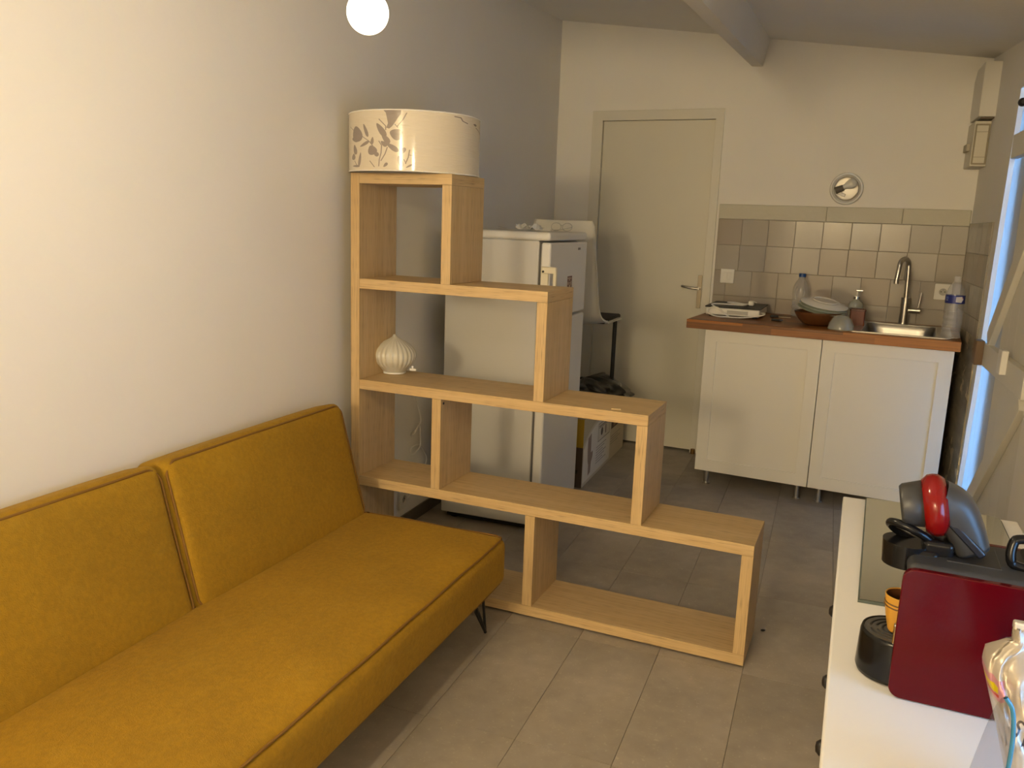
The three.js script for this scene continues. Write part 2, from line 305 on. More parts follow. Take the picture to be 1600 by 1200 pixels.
// ------------------------------------------------------------------ hanging bulb
{
  const [x, y, z] = BULB.at, t = thing('pendant_bulb', 'bare glowing globe bulb hanging from the ceiling by a thin cord', 'light bulb', BULB.at);
  part('bulb', new THREE.SphereGeometry(0.030, 48, 32), M({ color: 0xffffff, emissive: lin(1, 0.86, 0.62), emissiveIntensity: 5, roughness: 0.4 }), t);
  part('lamp_socket', lathe([[0, 0.030], [0.013, 0.028], [0.015, 0.034], [0.017, 0.075], [0.012, 0.085], [0, 0.086]], 24), m.white, t);
  const top = ceilY(x, z) - y; part('cord', cyl(0.003, 0.003, top - 0.084, 8, [0, (top + 0.084) / 2, 0]), m.white, t);
  part('ceiling_rose', cyl(0.03, 0.035, 0.03, 24, [0, top - 0.012, 0]), m.white, t);
  const l = new THREE.PointLight(BULB.color, BULB.candela, 0, 2); l.castShadow = true; l.shadow.radius = 1.5; l.shadow.mapSize.set(2048, 2048); l.shadow.bias = -0.001; l.position.set(0, 0, 0); t.add(l);
}

// added fill lamp, out of view, brightens the back wall and cabinets
{
  const [x, y, z] = REAR_FILL.at, t = thing('added_fill_lamp', 'added globe fill lamp out of view at the far end behind camera', 'floor lamp', [x, 0, z]);
  part('lamp_foot', lathe([[0, 0], [0.14, 0], [0.14, 0.012], [0.02, 0.022], [0, 0.022]], 40), m.black, t);
  part('pole', cyl(0.011, 0.011, y - 0.25, 16, [0, (y - 0.25) / 2 + 0.02, 0]), m.black, t);
  part('globe', new THREE.SphereGeometry(0.235, 40, 24).translate(0, y, 0), M({ color: 0xffffff, emissive: lin(1, 0.86, 0.62), emissiveIntensity: 1.2, roughness: 0.5 }), t);
  const l = new THREE.PointLight(REAR_FILL.color, REAR_FILL.candela, 0, 2); l.castShadow = true; l.shadow.radius = 11; l.shadow.mapSize.set(1024, 1024); l.position.set(0, y, 0); t.add(l);
}

// ------------------------------------------------------------------ stepped bookcase
const SA = -0.0456, SX = 0.0734, SZ = 2.637, ST = 0.0375, SH = 0.3828, SW = 0.3737, SW0 = 0.4178, SD = 0.262, SB = 0.012;
const shelfTop = (k) => SB + 0.0351 + SH * k;
{
  const t = thing('stepped_bookcase', 'pale oak open bookcase stepping down like stairs away from the wall', 'bookcase', [SX, 0, SZ], SA);
  const R = (k) => SW0 + SW * (4 - Math.max(1, k));       // right end of board k (k = 4 is the top)
  const board = (name, x0, x1, y0, y1, grain) => part(name, boxUV(rb(x0, x1, y0, y1, -SD, 0, 0.0012, 1), grain, [rnd() * 3, rnd() * 3]), m.oak, t);
  board('upright', 0, ST, SB, shelfTop(4), 'y');
  for (let k = 0; k <= 4; k++) board(k === 4 ? 'top_board' : 'shelf_board', ST + 0.0006, R(k), shelfTop(k) - ST, shelfTop(k), 'x');
  for (let k = 1; k <= 4; k++) board('step_panel', R(k) - ST, R(k), shelfTop(k - 1) + 0.0005, shelfTop(k) - ST - 0.0005, 'y');
  board('divider', 0.354, 0.354 + ST, shelfTop(1) + 0.0005, shelfTop(2) - ST - 0.0005, 'y');
  board('divider', 0.742, 0.742 + ST, shelfTop(0) + 0.0005, shelfTop(1) - ST - 0.0005, 'y');
  for (const [fx, fz] of [[0.05, -0.05], [0.05, -0.21], [R(0) - 0.05, -0.06], [R(0) - 0.05, -0.2], [0.75, -0.1]]) part('foot', cyl(0.012, 0.012, 0.014, 12, [fx, 0.0065, fz]), m.black, t);
  part('screw_cap', cyl(0.005, 0.005, 0.002, 12, [0.354 + ST + 0.0007, shelfTop(2) - ST - 0.018, -0.02], [0, 0, Math.PI / 2]), m.black, t);
}
const onShelf = (u, k, d) => { const c = Math.cos(SA), s = Math.sin(SA); return [SX + u * c - d * s, shelfTop(k), SZ - u * s - d * c]; };

// ------------------------------------------------------------------ sofa
{
  const t = thing('sofa', 'mustard yellow felt sofa bed with dark piping on black hairpin legs', 'sofa', [0, 0, 2.785], -0.018);
  const LEN = 1.86, S0 = 0.215, S1 = 0.800, YT = 0.355, YB = 0.185;
  const wd = S1 - S0, ht = YT - YB;
  const warp = (v, q) => { if (q[1] > 0.3) v.y += 0.010 * Math.sin(v.z * 5.0 + 1) * (1 - q[0] * q[0]) * (q[1] - 0.3); };
  const seat = softBox(wd, ht, LEN, 0.032, [0.008, 0.016, 0.008], [36, 12, 80], warp);
  part('seat', boxUV(seat), m.fabric, t, [(S0 + S1) / 2, (YT + YB) / 2, LEN / 2]);
  const ring = (w, d, r, n = 7) => { const o = []; for (const [sx, sz, a0] of [[1, 1, 0], [-1, 1, 90], [-1, -1, 180], [1, -1, 270]]) for (let i = 0; i <= n; i++) { const a = (a0 + 90 * i / n) * Math.PI / 180; o.push([sx * (w / 2 - r) + r * Math.cos(a), sz * (d / 2 - r) + r * Math.sin(a)]); } return o; };
  const dense = (pts, n) => { const o = []; for (let i = 0; i < pts.length; i++) { const a = pts[i], b = pts[(i + 1) % pts.length], L = Math.hypot(b[0] - a[0], b[1] - a[1]), k = Math.max(1, Math.round(L / n)); for (let j = 0; j < k; j++) o.push([a[0] + (b[0] - a[0]) * j / k, a[1] + (b[1] - a[1]) * j / k]); } return o; };
  for (const [y, inset] of [[YT - 0.003, 0.010], [YB + 0.006, 0.012]]) {
    const pts = dense(ring(wd - 2 * inset, LEN - 2 * inset, 0.03), 0.09).map(([a, b], i) => [(S0 + S1) / 2 + a, y + 0.0015 * Math.sin(i * 1.7), LEN / 2 + b]);
    part('piping', tube(pts, 0.0036, true, 420, 6), m.piping, t);
  }
  const tilt = Math.atan2(0.105, 0.385), CH = 0.445, CWS = [0.862, 0.948], CT = 0.125;
  for (let k = 0; k < 2; k++) {
    const CW = CWS[k];
    const g = softBox(CT, CH, CW, 0.030, [0.014, 0.004, 0.003], [10, 28, 50], (v, q) => { if (q[0] > 0) v.x += 0.005 * Math.sin(v.z * 6 + k * 2) * (1 - q[1] * q[1]); });
    const b = part('back_cushion', boxUV(g), m.fabric, t, [0.133, 0.528 - 0.004 * k, 0.012 + CW / 2 + k * (CWS[0] + 0.006)], [0, 0, tilt]);
    const pts = dense(ring(CH - 0.018, CW - 0.016, 0.045), 0.09).map(([a, c], i) => [CT / 2 - 0.006 + 0.001 * Math.sin(i), a, c]);
    part('piping', tube(pts, 0.0036, true, 260, 6), m.piping, b);
  }
  part('back_frame', rb(0.06, 0.20, 0.16, 0.30, 0.05, LEN - 0.05, 0.01), m.black, t);
  const rod = (a, b) => { const d = V(...b).sub(V(...a)), g = new THREE.CylinderGeometry(0.005, 0.005, d.length(), 10); g.applyQuaternion(new THREE.Quaternion().setFromUnitVectors(V(0, 1, 0), d.clone().normalize())); const c = V(...a).add(V(...b)).multiplyScalar(0.5); g.translate(c.x, c.y, c.z); return g; };
  for (const [fx, fz, sx, sz] of [[0.745, 0.045, -1, 1], [0.745, LEN - 0.05, -1, -1], [0.28, 0.05, 1, 1], [0.28, LEN - 0.05, 1, -1]]) {
    const top = 0.19, f = [fx, 0.006, fz];
    part('leg', merge(rod([fx + sx * 0.012, top, fz + sz * 0.10], f), rod([fx + sx * 0.10, top, fz + sz * 0.012], f), rod([fx + sx * 0.012, top, fz + sz * 0.012], f), new THREE.SphereGeometry(0.006, 12, 8).translate(...f)), m.black, t);
  }
}

// ------------------------------------------------------------------ drum shade on the bookcase
{
  const p = onShelf(0.19, 4, 0.135);
  const tex = canvasTex(2048, 512, (c, w, h) => {
    c.fillStyle = '#d3c8b3'; c.fillRect(0, 0, w, h);
    for (let i = 0; i < 2600; i++) { c.fillStyle = `rgba(${rnd() > 0.5 ? '255,250,240' : '205,192,170'},0.10)`; c.fillRect(rnd() * w, rnd() * h, 3 + rnd() * 60, 1); }
    // picture coordinates on the drum (a flat view 1220 wide, 560 high) onto the unrolled cloth
    const P = (x, y) => { const s = Math.max(-0.999, Math.min(0.999, (x - 815) / 612)); const th = 0.48 + Math.asin(s); return [(th + 2.2) / (2 * Math.PI) * w, (y - 135 - (x - 205) * 0.03) / 560 * h]; };
    const blob = (pts, col = '#8f837a') => { c.fillStyle = col; c.beginPath(); pts.forEach(([x, y], i) => { const q = P(x, y); i ? c.lineTo(q[0], q[1]) : c.moveTo(q[0], q[1]); }); c.closePath(); c.fill(); };
    const leaf = (x, y, L, wd, a, col) => { const o = []; for (let i = 0; i <= 24; i++) { const k = i / 24 * Math.PI * 2, u = L / 2 * Math.cos(k), v = wd * 0.62 * Math.sin(k) * (0.75 + 0.25 * Math.cos(k)); o.push([x + u * Math.cos(a) - v * Math.sin(a), y + u * Math.sin(a) + v * Math.cos(a)]); } blob(o, col); };
    const stem = (pts, lw = 9, col = '#8f837a') => { c.strokeStyle = col; c.lineWidth = lw * 0.62; c.lineCap = 'round'; c.lineJoin = 'round'; c.beginPath(); pts.forEach(([x, y], i) => { const q = P(x, y); i ? c.lineTo(q[0], q[1]) : c.moveTo(q[0], q[1]); }); c.stroke(); };
    blob([[530, 140], [695, 142], [690, 190], [665, 225], [640, 265], [615, 300], [590, 320], [565, 310], [580, 270], [570, 220], [560, 175]]);
    leaf(650, 370, 115, 105, 0.4); leaf(520, 330, 150, 55, 1.0); leaf(560, 410, 110, 50, 0.9); leaf(620, 490, 130, 48, 0.62); leaf(545, 455, 70, 42, 0.7);
    leaf(300, 350, 150, 95, 1.35); leaf(285, 395, 70, 60, 0.2); leaf(380, 325, 130, 30, 1.25); leaf(370, 450, 95, 30, -0.5); leaf(440, 510, 90, 85, 1.2); leaf(475, 545, 60, 40, 0.8); leaf(440, 425, 70, 30, 1.7);
    leaf(280, 495, 95, 34, 1.4); leaf(265, 560, 60, 36, 1.6); leaf(325, 590, 130, 26, 1.7); leaf(710, 525, 75, 40, -0.9); leaf(690, 620, 110, 45, 1.25); leaf(560, 650, 50, 28, -0.8); leaf(290, 650, 70, 22, 0.1); leaf(770, 660, 70, 18, -0.5);
    stem([[500, 660], [505, 600], [520, 540], [525, 470], [500, 430]]); stem([[520, 610], [555, 550], [575, 490]]); stem([[345, 375], [410, 425], [445, 470]]); stem([[500, 230], [560, 295], [560, 330]]); stem([[660, 300], [710, 240], [742, 180]]); stem([[230, 270], [275, 320]], 7);
    stem([[420, 610], [460, 665]]); stem([[735, 640], [760, 580], [770, 515]]); stem([[765, 560], [800, 565]], 7); stem([[275, 600], [300, 650]]); stem([[720, 600], [740, 640]], 7); stem([[640, 280], [665, 310]], 7);
    stem([[1165, 190], [1220, 195], [1240, 225], [1285, 240]], 12, '#7d7068'); leaf(1360, 240, 34, 22, 0.3, '#7d7068'); stem([[1370, 265], [1425, 325]], 10, '#7d7068'); stem([[1385, 745], [1395, 715]], 10, '#7d7068');
  });
  const t = thing('lampshade', 'wide cream drum lampshade with grey leaf print lying on top of bookcase', 'lampshade', p);
  const r = 0.239, h = 0.203;
  const side = new THREE.CylinderGeometry(r, r, h, 96, 1, true, -2.2); side.translate(0, h / 2 + 0.001, 0);
  part('shade_cloth', side, MP({ map: tex, side: THREE.DoubleSide, roughness: 0.6, clearcoat: 0.75, clearcoatRoughness: 0.12, bumpMap: T_plasterB, bumpScale: 0.004 }), t);
  part('shade_lining', new THREE.CylinderGeometry(r - 0.002, r - 0.002, h - 0.002, 64, 1, true).translate(0, h / 2 + 0.001, 0), M({ color: lin(0.72, 0.69, 0.62), side: THREE.DoubleSide, roughness: 0.8 }), t);
  for (const y of [0.002, h]) part('rim', new THREE.TorusGeometry(r, 0.0022, 8, 96).rotateX(Math.PI / 2).translate(0, y + 0.001, 0), M({ color: lin(0.82, 0.79, 0.72), roughness: 0.6 }), t);
}
// ------------------------------------------------------------------ onion lamp and its flex
{
  const p = onShelf(0.078, 2, 0.19);
  const t = thing('onion_lamp', 'small white ribbed glass lamp shaped like an onion on the bookcase', 'lamp', p);
  const prof = [[0.030, 0.0], [0.046, 0.004], [0.058, 0.018], [0.078, 0.040], [0.086, 0.062], [0.084, 0.082], [0.070, 0.102], [0.046, 0.120], [0.022, 0.133], [0.010, 0.142], [0.006, 0.149], [0, 0.150]];
  const cv = new THREE.SplineCurve(prof.map(([a, b]) => new THREE.Vector2(a, b))).getPoints(60); cv[cv.length - 1].x = 0; cv.forEach((q) => { q.x = Math.max(0, q.x); });
  const g = new THREE.LatheGeometry(cv, 160), q = g.attributes.position;
  for (let i = 0; i < q.count; i++) { const x = q.getX(i), y = q.getY(i), z = q.getZ(i), a = Math.atan2(z, x), R = Math.hypot(x, z); const k = 1 - 0.045 * (0.5 - 0.5 * Math.cos(a * 26)) * Math.min(1, R / 0.03) * (y > 0.03 ? 1 : 0.2); q.setXYZ(i, x * k, y + 0.006, z * k); }
  g.computeVertexNormals();
  part('glass_shade', g, MP({ color: lin(0.58, 0.555, 0.47), roughness: 0.35, clearcoat: 0.4, clearcoatRoughness: 0.2 }), t);
  part('lamp_base', lathe([[0, 0], [0.044, 0], [0.046, 0.004], [0.040, 0.010], [0, 0.010]], 40), m.white, t);
  part('cable_plug', merge(rb(0.07, 0.098, 0.016, 0.026, -0.004, 0.008, 0.003), rb(0.078, 0.086, 0.022, 0.036, 0.0, 0.006, 0.002)), m.white, t);
  const c = thing('power_cord', 'thin white flex hanging in loops against the wall inside bookcase', 'cord');
  part('flex', tube([[0.10, 0.752, 2.36], [0.075, 0.73, 2.30], [0.05, 0.66, 2.10], [0.02, 0.60, 1.99], [0.018, 0.545, 1.955], [0.022, 0.49, 1.94], [0.016, 0.455, 1.965], [0.012, 0.435, 2.02], [0.02, 0.44, 2.0], [0.02, 0.47, 1.95], [0.016, 0.40, 1.93], [0.022, 0.36, 1.95], [0.02, 0.345, 2.02], [0.014, 0.37, 2.03], [0.018, 0.375, 1.96], [0.02, 0.33, 1.90], [0.014, 0.27, 1.86], [0.012, 0.18, 1.95], [0.014, 0.133, 2.06]], 0.0035, false, 160, 8), m.white, c);
}

// ------------------------------------------------------------------ fridge
{
  const t = thing('fridge', 'white upright fridge freezer standing behind the stepped bookcase', 'fridge', [0.10, 0, 1.87]);
  const w = 0.45, dp = 0.575;
  part('cabinet', rb(0, w, 0.035, 1.345, -dp, 0, 0.006), M({ color: lin(0.60, 0.59, 0.565), roughness: 0.45 }), t);
  part('top_panel', rb(-0.012, w + 0.052, 1.345, 1.383, -dp - 0.005, 0.010, 0.014, 4), m.enamel, t);
  part('door_seal', rb(w, w + 0.010, 0.06, 1.335, -dp + 0.01, -0.006, 0.002), M({ color: lin(0.12, 0.115, 0.11), roughness: 0.8 }), t);
  const up = part('freezer_door', rb(w + 0.010, w + 0.055, 0.998, 1.338, -dp, 0.004, 0.010, 4), m.enamel, t);
  const lo = part('fridge_door', rb(w + 0.010, w + 0.055, 0.05, 0.988, -dp, 0.004, 0.010, 4), m.enamel, t);
  const hd = part('door_handle', merge(rb(w + 0.016, w + 0.050, 1.02, 1.235, 0.001, 0.012, 0.003), rb(w + 0.02, w + 0.088, 1.205, 1.235, 0.000, 0.020, 0.006), rb(w + 0.073, w + 0.089, 1.03, 1.222, -0.004, 0.018, 0.006), rb(w + 0.05, w + 0.088, 1.025, 1.05, 0.0, 0.018, 0.005)), m.cream, up);
  part('screw', cyl(0.005, 0.005, 0.003, 12, [w + 0.030, 1.214, 0.0225], [Math.PI / 2, 0, 0]), m.black, up);
  part('badge', rb(w + 0.0545, w + 0.0562, 1.300, 1.311, -0.455, -0.415, 0.0008, 1), M({ color: lin(0.16, 0.15, 0.15), roughness: 0.4, metalness: 0.5 }), up);
  const st = canvasTex(128, 160, (c, cw, ch) => { c.fillStyle = '#6b4438'; c.fillRect(0, 0, cw, ch); c.fillStyle = '#c9b39a'; for (const [x, y, a, b] of [[14, 18, 26, 14], [52, 14, 18, 40], [82, 22, 30, 12], [16, 70, 20, 34], [50, 80, 40, 10], [60, 104, 26, 30], [96, 66, 14, 46]]) c.fillRect(x, y, a, b); });
  const sg = new THREE.PlaneGeometry(0.075, 0.062); const sk = part('sticker', new THREE.BoxGeometry(0.0006, 0.062, 0.075), [M({ map: st, roughness: 0.4 }), m.white, m.white, m.white, m.white, m.white], up, [w + 0.0556, 1.150, -0.297]);
  for (const [a, b] of [[0.05, -0.06], [w - 0.02, -0.06], [0.05, -dp + 0.06], [w - 0.02, -dp + 0.06]]) part('foot', cyl(0.018, 0.02, 0.036, 16, [a, 0.018, b]), m.black, t);
  part('plinth', rb(0.02, w + 0.03, 0.008, 0.037, -dp + 0.02, -0.03, 0.003), m.black, t);
}
// crumpled wrapper and spectacles on the fridge
{
  const crumple = (name, label, pos, n, size, hgt, mat) => {
    const g = new THREE.PlaneGeometry(size[0], size[1], n, n); g.rotateX(-Math.PI / 2); const q = g.attributes.position;
    for (let i = 0; i < q.count; i++) { const x = q.getX(i), z = q.getZ(i); q.setXYZ(i, x * (1 + 0.2 * (rnd() - 0.5)) , 0.003 + hgt * Math.pow(rnd(), 1.6), z * (1 + 0.2 * (rnd() - 0.5))); }
    const f = g.toNonIndexed(); f.computeVertexNormals(); const b = f.clone(); b.translate(0, -0.0006, 0);
    const t = thing(name, label, 'wrapper', pos); part('film', f, mat, t); return t;
  };
  crumple('plastic_wrapper', 'crumpled clear plastic wrapper lying on top of white fridge', [0.43, 1.3845, 1.66], 8, [0.11, 0.09], 0.032, MP({ color: lin(0.8, 0.79, 0.78), roughness: 0.2, side: THREE.DoubleSide, transmission: 0.25, thickness: 0 }));
  const pa = thing('paper_sheet', 'loose pale paper sheet flat under the wrapper on the fridge', 'paper', [0.32, 1.384, 1.50], 0.3);
  const g = new THREE.BoxGeometry(0.21, 0.0008, 0.148, 8, 1, 6), q = g.attributes.position; for (let i = 0; i < q.count; i++) q.setY(i, q.getY(i) + 0.0006 + 0.012 * Math.pow(Math.abs(q.getX(i)) / 0.105, 3)); g.computeVertexNormals(); part('sheet', g, M({ color: lin(0.6, 0.58, 0.53), roughness: 0.8 }), pa);
  const s = thing('spectacles', 'folded wire spectacles at the back right of fridge top', 'glasses', [0.50, 1.384, 1.40], 0.5);
  const ringAt = (x, y, r) => { const o = []; for (let i = 0; i < 16; i++) { const a = i / 16 * Math.PI * 2; o.push([x + r * Math.cos(a), y + r * 0.8 * Math.sin(a), 0.004 * Math.sin(a)]); } return tube(o, 0.0016, true, 40, 6); };
  part('rim', ringAt(-0.028, 0.021, 0.024), m.steel, s); part('rim', ringAt(0.028, 0.021, 0.024), m.steel, s);
  part('bridge', tube([[-0.006, 0.026, 0], [0, 0.03, 0.002], [0.006, 0.026, 0]], 0.0015), m.steel, s);
  part('temple', tube([[0.052, 0.024, 0], [0.05, 0.02, -0.02], [0.0, 0.008, -0.03], [-0.05, 0.004, -0.03]], 0.0018), m.steel, s);
}

// ------------------------------------------------------------------ box, bin bag and chair in the corner
{
  const BX0 = 0.16, BX1 = 0.592, BZ0 = 0.15, BZ1 = 1.12, BH = 0.385;
  const t = thing('cardboard_box', 'large printed cardboard box with toilet picture on the floor behind fridge', 'box', [0, 0, 0]);
  const side = canvasTex(1024, 420, (c, w, h) => {       // u runs from the near edge to the far edge
    c.fillStyle = '#d8cdb6'; c.fillRect(0, 0, w, h);
    c.fillStyle = '#c2b592'; c.beginPath(); c.moveTo(0, 0); c.lineTo(w, 0); c.lineTo(w, 60); c.lineTo(300, 60); c.quadraticCurveTo(120, 90, 0, 170); c.fill();
    c.fillStyle = '#efe9dc'; c.beginPath(); c.moveTo(20, 190); c.quadraticCurveTo(140, 100, 320, 80); c.lineTo(640, 80); c.lineTo(640, 400); c.lineTo(20, 400); c.fill();
    c.fillStyle = '#a08a78'; c.beginPath(); c.moveTo(105, 140); c.lineTo(175, 120); c.lineTo(180, 245); c.lineTo(215, 240); c.quadraticCurveTo(235, 275, 190, 305); c.lineTo(180, 370); c.lineTo(130, 380); c.lineTo(130, 310); c.quadraticCurveTo(100, 285, 105, 140); c.fill();
    c.fillStyle = '#b7ab99'; c.fillRect(330, 100, 290, 120);
    c.fillStyle = '#e4dccb'; c.fillRect(340, 108, 270, 104);
    c.fillStyle = '#57493f'; c.beginPath(); c.arc(420, 165, 26, 0, 7); c.fill(); c.fillStyle = '#8d7f70'; c.fillRect(500, 140, 26, 56); c.fillStyle = '#8d7f70'; c.fillRect(350, 118, 240, 8); c.fillRect(350, 130, 190, 5);
    c.fillStyle = '#a89d8d'; for (let i = 0; i < 7; i++) c.fillRect(300, 245 + i * 17, 240 - (i % 3) * 40, 5); for (let i = 0; i < 4; i++) c.fillRect(660, 260 + i * 17, 260 - (i % 2) * 60, 5);
    c.fillStyle = '#4a3028'; c.fillRect(660, 40, 340, 170); c.fillStyle = '#8a6a4c'; c.fillRect(720, 80, 60, 120); c.fillStyle = '#6d4a38'; c.fillRect(820, 70, 90, 130);
  });
  const front = canvasTex(256, 256, (c, w, h) => { c.fillStyle = '#cbbd9f'; c.fillRect(0, 0, w, h); c.fillStyle = '#b3901f'; c.fillRect(0, 0, w, 105); c.fillStyle = '#55463a'; c.fillRect(0, 105, w, 151); c.fillStyle = '#8e8270'; c.fillRect(12, 120, 200, 60); c.fillStyle = '#2c2622'; c.fillRect(200, 190, 40, 14); });
  const L = BZ1 - BZ0, g = new THREE.BoxGeometry(BX1 - BX0, BH, L), kraft = M({ color: lin(0.42, 0.32, 0.2), roughness: 0.85 });
  part('carton', g, [M({ map: side, roughness: 0.6 }), kraft, kraft, kraft, M({ map: front, roughness: 0.6 }), kraft], t, [(BX0 + BX1) / 2, BH / 2, (BZ0 + BZ1) / 2]);
  part('flap', rb(BX0, (BX0 + BX1) / 2 - 0.003, BH, BH + 0.004, BZ0, BZ1, 0.001, 1), kraft, t);
  part('flap', rb((BX0 + BX1) / 2 + 0.003, BX1, BH, BH + 0.004, BZ0, BZ1, 0.001, 1), kraft, t);
  // limp black bag over the box
  const bag = thing('bin_bag', 'crumpled black plastic bag lying on the printed cardboard box', 'bag', [0.44, BH + 0.005, 0.64]);
  const bg = new THREE.SphereGeometry(1, 56, 36), q = bg.attributes.position;
  for (let i = 0; i < q.count; i++) {
    const x = q.getX(i), y = q.getY(i), z = q.getZ(i), a = Math.atan2(z, x), n = vnoise(a * 3 + 20, y * 4 + 9, 64, 64, 3), f = vnoise(a * 11 + 80, y * 9 + 30, 128, 128, 8);
    const rad = 1 + 0.35 * (n - 0.5) + 0.22 * (f - 0.5); q.setXYZ(i, x * rad * 0.235 + (x > 0.6 ? 0.02 : 0), Math.max(0.001, 0.055 + y * 0.075 * rad + 0.02 * Math.sin(x * 5)), z * rad * 0.33);
  }
  bg.computeVertexNormals(); part('bag_body', bg, MP({ color: lin(0.012, 0.013, 0.013), roughness: 0.32, clearcoat: 0.3, clearcoatRoughness: 0.3 }), bag);
  // chair on the box, back towards the room
  const ch = thing('shell_chair', 'white moulded shell chair with black legs perched on the cardboard box', 'chair', [0, BH + 0.004, 0]);
  const y0 = -(BH + 0.004), prof = [];
  for (const [z, y] of [[0.965, 1.438], [0.945, 1.25], [0.930, 1.10], [0.918, 0.97], [0.895, 0.905], [0.855, 0.878], [0.78, 0.874], [0.65, 0.872], [0.53, 0.872], [0.485, 0.866], [0.468, 0.845]]) prof.push(V(0, y + y0, z));
  const cv = new THREE.CatmullRomCurve3(prof), N = 70, K = 20, th = 0.012, pos = [], idx = [];
  for (let side = 0; side < 2; side++) for (let i = 0; i <= N; i++) {
    const s = i / N, c = cv.getPoint(s), tg = cv.getTangent(s), nx = V(0, -tg.z, tg.y).normalize(), wdt = 0.172 + 0.046 * Math.min(1, s * 2.1) - (s > 0.9 ? (s - 0.9) * 0.2 : 0), ctr = 0.378 + 0.018 * Math.min(1, s * 2);
    for (let j = 0; j <= K; j++) { const u = j / K * 2 - 1, cup = 0.018 * u * u * (s < 0.55 ? 1 : 0.5); const r = Math.pow(Math.max(0, 1 - Math.pow(1 - Math.min(1, s / 0.025), 2)), 0.5); pos.push(ctr + u * wdt * (0.94 + 0.06 * r), c.y + (side ? -1 : 1) * nx.y * th / 2 - nx.y * cup * -1, c.z + (side ? -1 : 1) * nx.z * th / 2 + nx.z * cup * -1); }
  }
  const row = K + 1, A = (s, i, j) => s * (N + 1) * row + i * row + j;
  for (let i = 0; i < N; i++) for (let j = 0; j < K; j++) { idx.push(A(0, i, j), A(0, i, j + 1), A(0, i + 1, j), A(0, i, j + 1), A(0, i + 1, j + 1), A(0, i + 1, j)); idx.push(A(1, i, j), A(1, i + 1, j), A(1, i, j + 1), A(1, i, j + 1), A(1, i + 1, j), A(1, i + 1, j + 1)); }
  for (let i = 0; i < N; i++) for (const j of [0, K]) idx.push(A(0, i, j), A(0, i + 1, j), A(1, i, j), A(0, i + 1, j), A(1, i + 1, j), A(1, i, j));
  for (let j = 0; j < K; j++) for (const i of [0, N]) idx.push(A(0, i, j), A(1, i, j), A(0, i, j + 1), A(0, i, j + 1), A(1, i, j), A(1, i, j + 1));
  const sg = new THREE.BufferGeometry(); sg.setAttribute('position', new THREE.Float32BufferAttribute(pos, 3)); sg.setIndex(idx); sg.computeVertexNormals();
  part('shell', sg, MP({ color: lin(0.80, 0.77, 0.69), roughness: 0.35, side: THREE.DoubleSide }), ch);
  part('seat_pad', rb(0.20, 0.60, 0.876 + y0, 0.902 + y0, 0.455, 0.84, 0.012, 4), M({ color: lin(0.018, 0.013, 0.013), roughness: 0.8 }), ch);
  for (const [lx, lz] of [[0.575, 0.49], [0.205, 0.49], [0.425, 0.82], [0.265, 0.82]]) {
    const lg = part('leg', merge(cyl(0.0125, 0.0125, 0.37, 16, [lx, 0.10 + 0.185, lz])), m.black, ch);
    part('leg_foot', cyl(0.0105, 0.0105, 0.095, 16, [lx, 0.0525, lz]), m.chrome, ch);
  }
}

